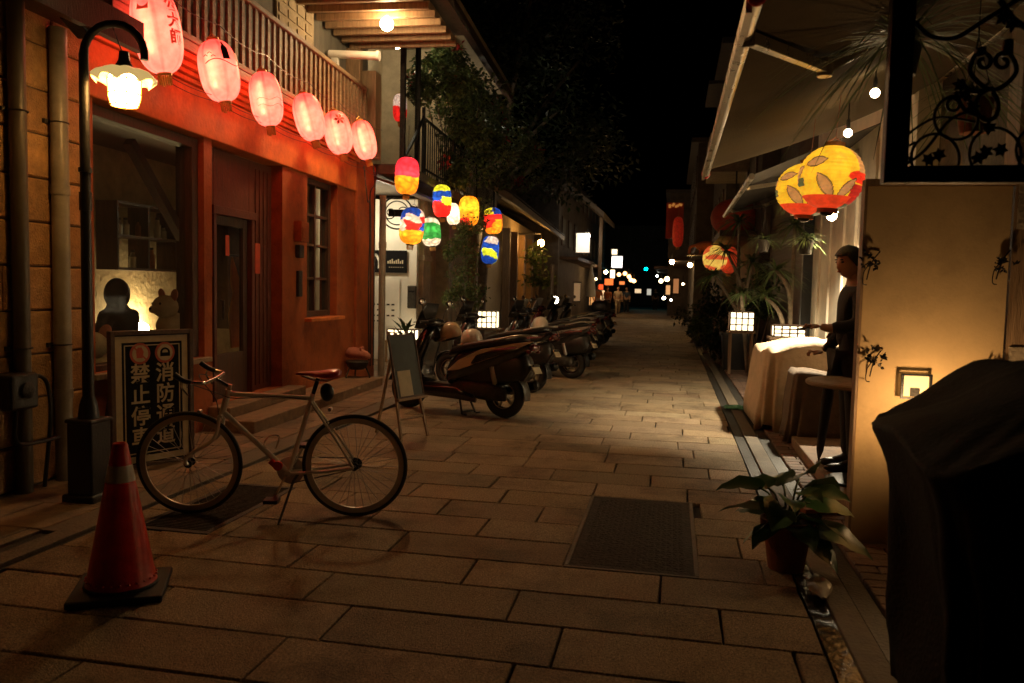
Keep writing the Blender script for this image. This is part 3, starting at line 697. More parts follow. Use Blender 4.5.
PH, PR = .54, .166
pinks = [  # n, s, z, label, drawings
 (.44, 5.69, 3.45, 'largest pink lantern by the street lamp, red writing down its side'),
 (.44, 6.64, 3.39, 'pink lantern with a painted black bottle over a dark line'),
 (.44, 7.58, 3.36, 'pale pink lantern with faint wavy lines, third along from the street lamp'),
 (.44, 8.67, 3.41, 'pale pink lantern hung beside the carved door, fourth along from the street lamp'),
 (.44, 9.59, 3.41, 'pink lantern with a red flower top above the narrow window'),
 (.44, 10.58, 3.50, 'last pink lantern of the row, by the corner post')]
for i, (n, s, z, lab) in enumerate(pinks):
    H_, Rm = (.66, .182) if i == 0 else (PH, PR*(1+.04*math.sin(i*2.1)))
    dw = []
    if i == 0:
        for k, ch in enumerate('公大師'): dw.append(('character', ink_text(H_, Rm, ch, .12, .61, .74-k*.19), 'inkglow'))
        dw.append(('character', ink_poly(H_, Rm, [(-.045, -.08), (.045, -.08), (.055, .09), (-.05, .09)], .41, .80), 'inkglow'))
    if i == 1:
        q = ink_line(H_, Rm, [(-.16+.03*k, .03*math.sin(k*.5)) for k in range(12)], .52, .58, .008)
        dw.append(('horizon_line', q, 'ink'))
        dw.append(('bottle_drawing', ink_poly(H_, Rm, [(-.032, 0), (.032, 0), (.032, .1), (.012, .13), (.012, .16), (-.012, .16), (-.012, .13), (-.032, .1)], .55, .62), 'ink'))
        dw.append(('cup_drawing', ink_poly(H_, Rm, [(-.02, 0), (.03, 0), (.04, .08), (-.03, .08)], .66, .60), 'inkglow'))
        q = MB()
        for a, b in ((-.04, .04), (.0, .06), (.03, .03)): ink_line(H_, Rm, [(a-.02, b), (a, b+.012), (a+.02, b-.004)], .42, .62, .007, q)
        dw.append(('bird_drawing', q, 'ink'))
    if i == 2:
        q = MB()
        for v0 in (.46, .34): ink_line(H_, Rm, [(-.15+.03*k, .014*math.sin(k*1.1)) for k in range(11)], .52, v0, .004, q)
        dw.append(('wave_lines', q, 'redplaster'))
    if i == 4:
        q = MB()
        for k in range(6):
            a = k*math.pi/3; ink_poly(H_, Rm, [(0, 0), (.05*math.cos(a-.4), .05*math.sin(a-.4)), (.075*math.cos(a), .075*math.sin(a)), (.05*math.cos(a+.4), .05*math.sin(a+.4))], .5, .76, q)
        dw.append(('flower_drawing', q, 'redpaper'))
    vd = (LF(n, s, 0)-EYE); vd.z = 0; tilt = Matrix.Rotation(-R([9, 11, 9, 15, 13, 14][i]), 3, vd.normalized())
    ca = R(-50)
    make_lantern(lab, LF(n, s, z), ca, tilt, H_, Rm, pink(i+1, .52 if i != 4 else .50), M['lanternpink'], 'pink lanterns hung under the balcony', tube=((Rm*.68, -Rm*.40), .011, -.30, .27), drawings=dw)
t = thing('lantern_wire', 'thin wires strung between the pink lanterns along the red beam', 'wire', LF(.5, 8, 3.6), TH)
q = MB()
sl = [5.2]+[p_[1] for p_ in pinks]+[11.4]
for a, b in zip(sl, sl[1:]): q.tube([LF(.44, a+(b-a)*k/6, 3.80-.05*math.sin(math.pi*k/6)) for k in range(7)], .004, 5)
for a, b in zip(sl[1:], sl[2:]):
    for dz in (0, .05): q.tube([LF(.42, a+(b-a)*k/6, 3.12+dz-.03*math.sin(math.pi*k/6)) for k in range(7)], .003, 5)
q.build('wire', M['black'], t)

def patches(rowcols, seed):
    rr = random.Random(seed)
    def f(u, v):
        vv = v+.11*noise.noise(Vector((u*4+seed, v*3, seed)))+.03*noise.noise(Vector((u*15, v*12, seed))); k = 0
        row = rowcols[min(len(rowcols)-1, max(0, int((1-vv)*len(rowcols))))]
        uu = u+.10*noise.noise(Vector((u*4, v*5+seed, 3)))+.03*noise.noise(Vector((u*14, v*12+seed, 9)))
        c = row[int((uu % 1)*len(row)) % len(row)]
        w = .55+1.1*abs(noise.noise(Vector((u*11, v*8, seed*1.7))))
        return tuple(x*w+.004 for x in c)
    return f
PK, OR, YG, BL, RD, WH, YE, GN = (1.1, .05, .09), (1.2, .42, .015), (.75, .85, .03), (.008, .06, .42), (1.1, .03, .02), (.9, .75, .6), (1.2, .6, .03), (.03, .28, .05)
cols = [  # px, py, y depth, height, radius, pattern, label
 (407, 176, 12.2, .58, .19, patches([[PK], [PK], [OR], [OR]], 1), 'oblong lantern, pink upper half and orange lower half'),
 (442, 201, 14.0, .58, .17, patches([[YG], [BL], [BL, BL, YG, BL], [RD], [RD]], 2), 'oblong lantern with yellow-green top, blue middle and red bottom'),
 (412, 226, 12.6, .60, .20, patches([[WH, BL, BL, WH, BL], [YE, BL, WH, RD, BL], [RD, WH, RD, BL, RD], [YE, YE, OR], [OR, YE]], 3), 'patchwork lantern of white blue red and yellow panels, low by the shop sign'),
 (469, 211, 15.5, .58, .20, patches([[YE, OR], [YE], [YE, OR, YE], [OR, YE], [RD, OR]], 4), 'orange-yellow lantern with a red bottom in front of the shrub'),
 (431, 232, 15.0, .55, .19, patches([[WH], [GN], [GN], [WH]], 5), 'green and white lantern half hidden behind the patchwork one'),
 (493, 221, 18.0, .60, .21, patches([[BL, YG, BL, RD], [RD], [RD, OR], [OR, YE]], 6), 'mostly red lantern with blue top, right of the orange-yellow one'),
 (490, 250, 17.6, .62, .20, patches([[BL, WH, BL], [BL], [BL, YG, BL], [BL, BL, YG]], 7), 'blue lantern with yellow-green edge hanging lowest before the shutter'),
 (453, 214, 15.2, .42, .13, patches([[WH], [WH]], 8), 'small plain white lantern between the blue and the orange one')]
for px, py, y, H_, Rm, pat, lab in cols:
    p = Yp(px, py, y); make_lantern(lab, p, R(-72), rotm('Y', R(rnd.uniform(-6, 6))), H_, Rm, pat, M['lanterncol'] if px != 453 else M['lanterncol'], 'coloured lanterns at the lit shop', ribs=9, e=3.2, cap='iron', hang=.5, ball=.05)
# lantern on the neighbour's balcony
make_lantern('red and cream lantern hanging on the balcony behind the glass screen', Yp(400, 108, 14.2), R(-60), rotm('X', 0), .5, .13, patches([[WH], [WH], [RD], [RD]], 9), M['lanterncol'], 'balcony lanterns', e=3)

# ================================================================== STREET LAMP
lx, ly = -3.83, 4.66
t = thing('street_lamp', 'black goose-neck street lamp with lit flower shade beside the red house', 'street lamp', (lx, ly, 0))
q = MB(); q.box((lx, ly, .27), (.19, .19, .54)); q.box((lx, ly, .03), (.24, .24, .06)); q.box((lx, ly, .55), (.21, .21, .03)); q.build('base', M['black'], t, bevel=.012)
hd = Vector((math.cos(YAW), math.sin(YAW), 0))
q = MB(); top = 2.96
arc = [Vector((lx, ly, .55)), Vector((lx, ly, 1.5)), Vector((lx, ly, 2.55)), Vector((lx, ly, top))]
Rr = .2
for k in range(1, 13):
    a = math.pi*k/12*1.04; arc.append(Vector((lx, ly, top))+hd*(Rr-Rr*math.cos(a))+Vector((0, 0, Rr*math.sin(a)*1.02)))
q.tube(arc, [.038, .034, .032, .03]+[.026]*12, 14)
q.tube([(lx, ly, 2.2), (lx, ly, 2.23)], .042, 14); q.tube([(lx, ly, 1.95), (lx, ly, 2.07)], .04, 14); q.tube([(lx, ly, .55), (lx, ly, .66), (lx, ly, .72)], [.07, .055, .036], 14)
q.build('pole', M['black'], t, smooth=40)
# shade hangs from a short cord at the middle of the arch
sc_ = Vector((lx, ly, 2.83))+hd*.265
q = MB(); q.tube([Vector((lx, ly, top+.19))+hd*.19, sc_+Vector((0, 0, .12))], .004, 6); q.lathe([(.001, .16), (.03, .155), (.036, .10), (.05, .07), (.07, .05), (.06, .045), (.001, .05)], 18, Matrix.Translation(sc_)); q.build('cap', M['black'], t, smooth=40)
q = MB(); rs = []; N_ = 64
for k, (r, z) in enumerate(((.06, .06), (.115, .045), (.165, .015), (.19, -.02), (.185, -.05))):
    g_ = []
    for i in range(N_):
        a = 2*math.pi*i/N_; w = abs(math.cos(4*a))
        s = k/4; g_.append(sc_+Vector((math.cos(a)*r*(1+.16*s*w-.08*s), math.sin(a)*r*(1+.16*s*w-.08*s), z+.035*s*w-.01)))
    rs.append(g_)
q.rings(rs, cap=False)
shade_m, nt, b = _mat('shadeglass'); b.inputs['Base Color'].default_value = (.8, .68, .4, 1); b.inputs['Emission Color'].default_value = (1, .66, .22, 1); b.inputs['Emission Strength'].default_value = .38; b.inputs['Transmission Weight'].default_value = .0; b.inputs['Roughness'].default_value = .3
o = q.build('flower_shade', shade_m, t, smooth=True); md = o.modifiers.new('thick', 'SOLIDIFY'); md.thickness = .004
q = MB(); q.lathe([(.001, .03), (.075, .03), (.096, -.02), (.092, -.14), (.078, -.19), (.001, -.195)], 24, Matrix.Translation(sc_)); q.build('bulb_glass', EM('lampglass', (1, .52, .15), 30), t, smooth=40)
q = MB()
for i in range(8):
    a = i*math.pi/4; q.tube([sc_+Vector((math.cos(a)*r, math.sin(a)*r, z)) for r, z in ((.08, .03), (.102, -.02), (.098, -.14), (.084, -.193))], .0035, 5)
for r, z in ((.103, -.03), (.1, -.12), (.086, -.193)): q.tube([sc_+Vector((r*math.cos(a), r*math.sin(a), z)) for a in [2*math.pi*i/24 for i in range(24)]], .004, 5, closed=True)
q.ball(sc_+Vector((0, 0, -.21)), .012, None, 8, 6)
q.build('cage', M['gold'], t, smooth=40)

# lamp under the eave
p = LF(.95, 9.95, 4.86); t = thing('eave_lamp', 'bright bare bulb under the wooden eave above the balcony', 'lamp', p)
q = MB(); q.ball(p, .085, None, 16, 10); q.build('bulb', EM('eavebulb', (1, .68, .34), 130), t, smooth=True)
q = MB(); q.tube([p+Vector((0, 0, .08)), p+Vector((0, 0, .1))], .03, 10); q.build('socket', M['white'], t, smooth=40)

ld = bpy.data.lights.new('eave_lamp_light', 'SPOT'); ld.energy = 125; ld.color = (1, .60, .25); ld.spot_size = R(150); ld.spot_blend = .4; ld.shadow_soft_size = .22
lo = bpy.data.objects.new('eave_lamp_light', ld); col.objects.link(lo); lo.parent = t; lo.location = (0, 0, -.1); lo.rotation_euler = (R(-12), R(-24), 0)
# ================================================================== NO PARKING BOARD
bdir = Vector((.41, .91, 0)).normalized(); bn = Vector((.91, -.41, 0)).normalized()
bp0 = Gp(111, 473); lean = R(.8)
rot = Matrix((bdir, Vector((0, 0, 1))*math.cos(lean)+(-bn)*math.sin(lean)*1.0, bn*math.cos(lean)+Vector((0, 0, 1))*math.sin(lean))).transposed()
t = thing('notice_board', 'standing notice board of two columns of Chinese writing under two round icons', 'sign board', bp0, rot=rot)
BW, BH = .70, 1.10
q = MB(); q.bb(.035, BW-.035, .035, BH-.035, -.02, .008); hp(q, 'panel', M['signblack'], t)
q = MB()
for a in ((0, .035, 0, BH), (BW-.035, BW, 0, BH), (.0352, BW-.0352, 0, .035), (.0352, BW-.0352, BH-.035, BH)): q.bb(*a, -.03, .03)
hp(q, 'frame', M['darkwood'], t, bevel=.004)
q = MB()
def frame2(q, x0, x1, y0, y1, w, z0, z1):
    q.bb(x0, x1, y0, y0+w, z0, z1); q.bb(x0, x1, y1-w, y1, z0, z1); q.bb(x0, x0+w, y0+w, y1-w, z0, z1); q.bb(x1-w, x1, y0+w, y1-w, z0, z1)
frame2(q, .045, BW-.045, .045, BH-.045, .05, .0085, .0115); frame2(q, .115, BW-.115, .115, BH-.115, .008, .0085, .0115)
hp(q, 'border', M['signcream'], t)
for k, ch in enumerate('消防通道'):
    q = MB(); vs, fs = text_mesh(ch, .165, .001, .003); q.add([v+Vector((.455, .745-k*.17, .0105)) for v in vs], fs); hp(q, 'character', M['signcream'], t)
for k, ch in enumerate('禁止停車'):
    q = MB(); vs, fs = text_mesh(ch, .165, .001, .003); q.add([v+Vector((.245, .745-k*.17, .0105)) for v in vs], fs); hp(q, 'character', M['signcream'], t)
for cx, kind in ((.245, 0), (.455, 1)):
    mt = Matrix.Translation((cx, .915, 0))
    q = MB(); q.lathe([(.001, .0085), (.085, .0085), (.085, .0115), (.001, .0115)], 32, mt); ic = hp(q, 'round_icon', M['signred'], t)
    q = MB(); q.lathe([(.001, .012), (.066, .012), (.066, .0135), (.001, .0135)], 32, mt); hp(q, 'disc', M['signcream'], ic)
    q = MB()
    if kind == 0:
        q.prism([(cx-.03, .88, .014), (cx+.02, .88, .014), (cx+.028, .93, .014), (cx+.01, .965, .014), (cx-.02, .965, .014), (cx-.034, .93, .014)], (0, 0, .001))
        q.box((cx, .915, .0155), (.15, .012, .001), rotm('Z', R(-45)))
        hp(q, 'symbol', M['signred'], ic)
    else:
        q.tube([(cx+.034*math.cos(a), .915+.034*math.sin(a), .0145) for a in [math.pi*i/12 for i in range(13)]], .008, 6)
        q.bb(cx-.042, cx+.042, .885, .915, .014, .0155); hp(q, 'symbol', M['signblack'], ic)
q = MB(); q.bar((.1, BH-.1, -.03), (.1, 0.02, -.36), .03); q.bar((BW-.1, BH-.1, -.03), (BW-.1, .02, -.36), .03); q.bar((.1, .3, -.27), (BW-.1, .3, -.27), .025); hp(q, 'back_leg', M['darkwood'], t)

# ================================================================== TRAFFIC CONE
cp = Vector((-2.56, 3.32, 0)); t = thing('traffic_cone', 'red traffic cone with a pale band near its tip on a black base', 'traffic cone', cp, R(28))
q = MB(); q.bb(-.205, .205, -.205, .205, 0, .035); q.lathe([(.001, .035), (.17, .036), (.165, .05), (.001, .05)], 32); hp(q, 'base', M['rubber'], t, bevel=.01)
cr = lambda z: .158-(z-.04)*(.158-.032)/.68
q = MB(); q.lathe([(cr(.045)+.004, .045), (cr(.06), .06)]+[(cr(z), z) for z in (.2, .4, .535)]+[(cr(.535)-.003, .537), (cr(.62)-.003, .62), (cr(.622), .622), (cr(.70), .70), (.033, .715), (.028, .722), (.02, .722), (.02, .70)], 40); hp(q, 'cone', M['conered'], t, smooth=35)
q = MB(); q.lathe([(cr(z)+.0015, z) for z in (.54, .56, .58, .6, .618)], 40); hp(q, 'band', M['conewhite'], t, smooth=40)
q = MB()
for k in range(26):
    a = k*2*math.pi/26; q.ball((cr(.07)*math.cos(a)*1.02, cr(.07)*math.sin(a)*1.02, .075), .006, None, 6, 4)
hp(q, 'studs', M['conered'], t)

# ================================================================== BICYCLE (local: x forward, y left, z up)
rw, fw = Vector((-1.97, 4.79, 0)), Vector((-3.0, 4.56, 0)); dv = (fw-rw).normalized()
t = thing('bicycle', 'white single-speed bicycle with red saddle parked on its kickstand', 'bicycle', rw, rot=rotm('Z', math.atan2(dv.y, dv.x)) @ rotm('X', R(-4)))
WR = .338; WB = (fw-rw).length
def make_wheel(x, name):
    q = MB(); c = Vector((x, 0, WR)); N_ = 72
    q.tube([c+Vector((math.cos(a)*(WR-.014), 0, math.sin(a)*(WR-.014))) for a in [2*math.pi*i/N_ for i in range(N_)]], .0145, 10, closed=True)
    tyre = hp(q, name, M['rubber'], t, smooth=True)
    q = MB(); rs = []
    for i in range(N_):
        a = 2*math.pi*i/N_; d = Vector((math.cos(a), 0, math.sin(a)))
        rs.append([c+d*(WR-.024)+Vector((0, -.010, 0)), c+d*(WR-.024)+Vector((0, .010, 0)), c+d*(WR-.058)+Vector((0, .007, 0)), c+d*(WR-.058)-Vector((0, .007, 0))])
    q.rings(rs, closed=True); hp(q, 'rim', M['rim'], tyre)
    q = MB()
    for i in range(32):
        a = 2*math.pi*i/32; s = 1 if i % 2 else -1; b = a+(.55 if i % 4 < 2 else -.55)
        q.tube([c+Vector((.022*math.cos(b), s*.03, .022*math.sin(b))), c+Vector((math.cos(a)*(WR-.056), 0, math.sin(a)*(WR-.056)))], .0016, 4)
    hp(q, 'spokes', M['steel'], tyre)
    q = MB(); q.tube([c+Vector((0, -.05, 0)), c+Vector((0, .05, 0))], .014, 12)
    for s in (-.03, .03): q.tube([c+Vector((0, s-.002, 0)), c+Vector((0, s+.002, 0))], .026, 16)
    hp(q, 'hub', M['blackmetal'], tyre, smooth=40)
make_wheel(0, 'wheel'); make_wheel(WB, 'wheel')
BB_ = Vector((.425, 0, .285)); ST = Vector((.275, 0, .775)); HT = Vector((.80, 0, .80)); HB = Vector((.835, 0, .68)); FX = Vector((WB, 0, WR))
q = MB(); q.tube([HT+Vector((-.006, 0, .02)), HB+Vector((.006, 0, -.02))], .021, 12); q.tube([HT+Vector((0, 0, -.005)), ST], .0155, 12); q.tube([HB, BB_], .018, 12); q.tube([ST+Vector((-.012, 0, .03)), BB_], .016, 12)
q.tube([BB_+Vector((0, -.035, 0)), BB_+Vector((0, .035, 0))], .022, 14)
for s in (-1, 1):
    q.tube([ST+Vector((0, s*.02, -.02)), Vector((.1, s*.045, .50)), Vector((0, s*.055, WR))], .009, 8); q.tube([BB_+Vector((-.01, s*.025, 0)), Vector((.2, s*.045, .305)), Vector((0, s*.055, WR))], .010, 8)
q.tube([Vector((.17, -.04, .30)), Vector((.17, .04, .30))], .007, 8); q.tube([Vector((.165, -.036, .62)), Vector((.165, .036, .62))], .007, 8)
hp(q, 'frame', M['bikewhite'], t, smooth=40)
q = MB(); cw = HB+Vector((.008, 0, -.03)); q.tube([cw+Vector((0, -.045, 0)), cw+Vector((0, .045, 0))], .017, 10)
for s in (-1, 1): q.tube(spline([cw+Vector((0, s*.045, .0)), cw+Vector((.04, s*.05, -.14)), FX+Vector((-.01, s*.052, .06)), FX+Vector((0, s*.052, 0))]), .012, 8)
hp(q, 'fork', M['bikewhite'], t, smooth=40)
q = MB(); q.tube([ST+Vector((-.012, 0, .03)), ST+Vector((-.045, 0, .13))], .0135, 10); hp(q, 'seatpost', M['blackmetal'], t, smooth=40)
sd0 = ST+Vector((-.05, 0, .165)); rs = []
for x, w, zt, zb in ((-.135, .055, .012, -.02), (-.115, .072, .024, -.03), (-.06, .07, .022, -.035), (0, .045, .012, -.028), (.06, .026, .008, -.02), (.12, .020, .004, -.018), (.145, .010, -.004, -.016)):
    rs.append(ring_pts(sd0+Vector((x, 0, (zt+zb)/2)), (0, 1, 0), (0, 0, 1), w, (zt-zb)/2, 16, 2.5))
q = MB(); q.rings(rs); hp(q, 'saddle', M['saddlered'], t, smooth=True)
q = MB()
for s in (-1, 1): q.tube([sd0+Vector((-.1, s*.03, -.03)), sd0+Vector((-.06, s*.022, -.048)), sd0+Vector((.03, s*.022, -.045)), sd0+Vector((.11, s*.008, -.02))], .0035, 6)
hp(q, 'saddle_rail', M['chrome'], t)
q = MB(); q.ball(ST+Vector((-.10, 0, .04)), (.045, .035, .06), None, 12, 8); hp(q, 'saddle_bag', M['black'], t, smooth=True)
stem0 = HT+Vector((-.012, 0, .035)); bar0 = stem0+Vector((.09, 0, .055))
q = MB(); q.tube([HT, stem0+Vector((-.004, 0, .02))], .014, 10); q.tube([stem0, bar0], .012, 10); hp(q, 'stem', M['chrome'], t, smooth=40)
q = MB()
for s in (-1, 1): q.tube(spline([bar0, bar0+Vector((.005, s*.12, 0)), bar0+Vector((.015, s*.19, .005)), bar0+Vector((.10, s*.215, .02)), bar0+Vector((.16, s*.215, .055))]), .0115, 10)
hp(q, 'handlebar', M['chrome'], t, smooth=40)
for s in (-1, 1):
    q = MB(); q.tube(spline([bar0+Vector((.07, s*.212, .012)), bar0+Vector((.12, s*.216, .028)), bar0+Vector((.168, s*.216, .062))]), .016, 10); hp(q, 'grip', M['black'], t, smooth=40)
    q = MB(); q.tube(spline([bar0+Vector((.12, s*.212, .025)), bar0+Vector((.13, s*.205, -.02)), bar0+Vector((.09, s*.2, -.075))]), .006, 8); hp(q, 'brake_lever', M['chrome'], t, smooth=40)
q = MB(); q.tube(spline([bar0+Vector((.1, .2, -.02)), bar0+Vector((.12, .1, -.02)), HT+Vector((.05, .03, .0)), HT+Vector((-.05, .022, -.03)), Vector((.5, .018, .785)), Vector((.3, .02, .77))]), .0028, 6); q.tube(spline([bar0+Vector((.1, -.2, -.02)), bar0+Vector((.13, -.08, .0)), HT+Vector((.08, 0, -.04)), cw+Vector((.02, .0, .0))]), .0028, 6); hp(q, 'brake_cable', M['black'], t)
q = MB(); c = BB_+Vector((0, -.05, 0)); q.tube([c+Vector((0, -.002, 0)), c+Vector((0, .002, 0))], .09, 40); q.tube([c+Vector((0, .003, 0)), c+Vector((0, .02, 0))], .03, 16); hp(q, 'chainring', M['steel'], t, smooth=30)
q = MB(); q.tube([Vector((0, -.052, WR)), Vector((0, -.044, WR))], .038, 20)
hp(q, 'sprocket', M['blackmetal'], t, smooth=30)
q = MB(); q.tube([c+Vector((0, 0, .088)), Vector((0, -.05, WR+.036))], .004, 5); q.tube([c+Vector((0, 0, -.088)), Vector((0, -.05, WR-.036))], .004, 5); hp(q, 'chain', M['iron'], t)
ca_ = R(-62)
for s, k in ((1, 1), (-1, -1)):
    e = BB_+Vector((.17*math.cos(ca_)*k, s*.06, .17*math.sin(ca_)*k)); q = MB(); q.bar(BB_+Vector((0, s*.055, 0)), e, .014, .022, (0, 1, 0)); cr_ = hp(q, 'crank', M['chrome'], t, bevel=.003)
    q = MB(); q.bb(e.x-.045, e.x+.045, e.y+s*.01, e.y+s*.095, e.z-.012, e.z+.012); hp(q, 'pedal', M['blackmetal'], cr_, bevel=.004)
q = MB(); a0 = Vector((.36, .03, .28)); q.tube([a0, a0+Vector((.02, .03, -.03)), Vector((.44, .22, .012)), Vector((.46, .235, .004))], [.009, .008, .007, .008], 8); hp(q, 'kickstand', M['iron'], t, smooth=40)
q = MB(); m_ = HB.lerp(BB_, .86); q.tube([m_+Vector((0, .03, .0)), m_+Vector((0, .05, 0))], .03, 14); q.tube([m_+Vector((.0, .028, -.02)), m_+Vector((.05, .03, .03))], .02, 10); hp(q, 'red_reflector', M['redplastic'], t, smooth=40)
q = MB(); m_ = HB.lerp(BB_, .66); q.tube(spline([m_+Vector((0, 0, .016)), m_+Vector((.01, .02, .06)), m_+Vector((-.03, .02, .11)), m_+Vector((-.08, .0, .10)), m_+Vector((-.06, 0, .02))]), .005, 6); hp(q, 'bottle_cage', M['chrome'], t)
for sgn, xx in ((1, .155), (1, WB-.075)): q = MB(); q.tube([Vector((xx, -.02, WR*2+.03 if xx < .5 else WR*2)), Vector((xx, .02, WR*2+.03 if xx < .5 else WR*2))], .012, 8); hp(q, 'brake', M['steel'], t)

# ================================================================== EASEL CHALKBOARD
eb = Vector((-2.42, 7.42, 0)); fdir = Vector((.93, -.37, 0)).normalized(); wdir = Vector((.37, .93, 0)).normalized()
ln = R(13); up_ = Vector((0, 0, 1))*math.cos(ln)-fdir*math.sin(ln)
rot = Matrix((wdir, up_, fdir*math.cos(ln)+Vector((0, 0, 1))*math.sin(ln))).transposed()
t = thing('easel', 'wooden easel holding a dark chalkboard with a pale menu sheet', 'easel', eb, rot=rot)
q = MB(); q.bb(-.19, .19, .42, 1.03, 0, .02); bd = hp(q, 'board', M['slate'], t)
q = MB(); frame2(q, -.2, .2, .41, 1.04, .018, .021, .028); hp(q, 'board_frame', M['darkwood'], bd)
q = MB(); q.bb(-.15, .04, .42, .68, .021, .024); hp(q, 'menu_sheet', M['paperwhite'], t)
for s in (-1, 1): q = MB(); q.bar((s*.13, 1.08, -.02), (s*.2, 0, -.02), .03, .02); hp(q, 'leg', M['wood'], t, bevel=.003)
q = MB(); q.bar((0, 1.06, -.045), (0, .11, -.52), .03, .02); hp(q, 'leg', M['wood'], t, bevel=.003)
q = MB(); q.bb(-.22, .22, .385, .409, -.005, .05); q.bb(-.18, .18, .2, .22, -.03, -.01); hp(q, 'ledge', M['wood'], t, bevel=.003)

# ================================================================== SCOOTERS (local: x forward, y left, z up; origin on the ground between the wheels)
def sring(x, z, hw, hh, tilt=0.0, n=18, e=2.6, y=0.0): return ring_pts((x, y, z), (0, 1, 0), (math.sin(tilt), 0, math.cos(tilt)), hw, hh, n, e)
def make_scooter(label, paint, accent, box=False):
    t = thing('scooter', label, 'scooter', (0, 0, 0), 0, 'scooters parked side by side')
    pm, am = M[paint], M[accent]
    for x, nm in ((-.63, 'rear'), (.64, 'front')):
        c = Vector((x, 0, .24)); q = MB()
        q.tube([c+Vector((math.cos(a)*.185, 0, math.sin(a)*.185)) for a in [2*math.pi*i/36 for i in range(36)]], .056, 12, closed=True); ty = hp(q, 'wheel', M['rubber'], t, smooth=True)
        q = MB(); mt = Matrix.Translation(c) @ Matrix.Rotation(R(90), 4, 'X'); q.lathe([(.13, -.04), (.14, -.04), (.14, .04), (.13, .04)], 28, mt); q.lathe([(.001, -.05), (.045, -.05), (.045, .05), (.001, .05)], 16, mt)
        for k in range(5):
            a = 2*math.pi*k/5; q.bar(c+Vector((.04*math.cos(a), 0, .04*math.sin(a))), c+Vector((.134*math.cos(a+.2), 0, .134*math.sin(a+.2))), .02, .03, (0, 1, 0))
        hp(q, 'rim', M['steel'], ty, smooth=35)
    # tail and under-seat body
    q = MB(); q.rings([sring(-.98, .83, .03, .02, .3), sring(-.93, .80, .085, .05, .3), sring(-.8, .745, .125, .085, .25), sring(-.6, .68, .15, .13, .15), sring(-.35, .60, .165, .18), sring(-.1, .53, .16, .19), sring(.02, .47, .14, .16), sring(.06, .44, .12, .12)]); hp(q, 'body', pm, t, smooth=True)
    for s in (-1, 1):                                        # swept side panels
        q = MB(); pts = [(-.99, .85), (-.75, .815), (-.4, .735), (-.12, .60), (.04, .47), (-.14, .50), (-.45, .62), (-.78, .74)]
        wd = lambda x: .16 if -.5 < x < 0 else (.14 if x > -.75 else .085)
        a = [Vector((x, s*(wd(x)+.022), z)) for x, z in pts]; b_ = [Vector((x, s*(wd(x)-.03), z)) for x, z in pts]; n = len(pts)
        q.add(a+b_, [tuple(range(n)), tuple(range(2*n-1, n-1, -1))]+[(i, (i+1) % n, n+(i+1) % n, n+i) for i in range(n)]); hp(q, 'side_panel', am, t, bevel=.012)
    q = MB(); q.rings([sring(-.88, .865, .07, .02, .2), sring(-.8, .86, .12, .04, .15), sring(-.55, .82, .15, .055, .1), sring(-.42, .80, .155, .05), sring(-.2, .755, .16, .05, -.05), sring(.0, .70, .13, .045, .1), sring(.06, .66, .09, .03, .2)]); hp(q, 'seat', M['black'], t, smooth=True)
    q = MB()
    for s in (-1, 1): q.tube(spline([(-.55, s*.14, .84), (-.8, s*.135, .90), (-.95, s*.07, .91), (-.97, 0, .91)]), .011, 8)
    hp(q, 'grab_rail', M['steel'], t, smooth=True)
    q = MB(); q.bb(-.06, .40, -.14, .14, .27, .33); q.bb(-.05, .36, -.12, .12, .2, .268); hp(q, 'floorboard', M['black'], t, bevel=.02)
    # leg shield
    q = MB(); q.rings([ring_pts((.36, 0, .28), (0, 1, 0), (1, 0, 0), .15, .06, 18, 3), ring_pts((.46, 0, .45), (0, 1, 0), (1, 0, .2), .19, .07, 18, 3), ring_pts((.45, 0, .62), (0, 1, 0), (1, 0, .3), .205, .08, 18, 3), ring_pts((.40, 0, .78), (0, 1, 0), (1, 0, .3), .18, .085, 18, 3), ring_pts((.36, 0, .90), (0, 1, 0), (1, 0, .3), .12, .07, 18, 3), ring_pts((.34, 0, .95), (0, 1, 0), (1, 0, .3), .07, .04, 18, 3)]); hp(q, 'leg_shield', pm, t, smooth=True)
    q = MB(); q.ball((.55, 0, .70), (.05, .12, .06), None, 16, 8); hp(q, 'headlight', M['lens'], t, smooth=True)
    q = MB()
    for s in (-1, 1): q.tube([(.44, s*.075, .55), (.64, s*.075, .24)], .02, 10)
    hp(q, 'fork', M['steel'], t, smooth=40)
    q = MB(); rs = []
    for k in range(11):
        a = R(15+k*15); c = Vector((.64+.26*math.cos(a), 0, .24+.26*math.sin(a))); rs.append(ring_pts(c, (0, 1, 0), (math.cos(a), 0, math.sin(a)), .07, .012, 12, 2.5))
    q.rings(rs); hp(q, 'front_fender', pm, t, smooth=True)
    q = MB(); rs = []
    for k in range(9):
        a = R(75+k*14); c = Vector((-.63+.275*math.cos(a), 0, .24+.275*math.sin(a))); rs.append(ring_pts(c, (0, 1, 0), (math.cos(a), 0, math.sin(a)), .075, .012, 12, 2.5))
    q.rings(rs); q.bar((-.88, 0, .42), (-1.0, 0, .60), .15, .015, (1, 0, .3)); hp(q, 'rear_fender', M['black'], t, smooth=40)
    q = MB(); q.box((-1.0, 0, .555), (.008, .17, .11), rotm('Y', R(30))); hp(q, 'number_plate', M['paperwhite'], t)
    q = MB(); q.ball((-.965, 0, .78), (.04, .1, .045), rotm('Y', R(20)), 14, 8); hp(q, 'tail_light', M['taillight'], t, smooth=True)
    for s in (-1, 1): q = MB(); q.ball((-.95, s*.1, .74), (.04, .03, .025), None, 10, 6); hp(q, 'turn_signal', M['taillight'], t, smooth=True)
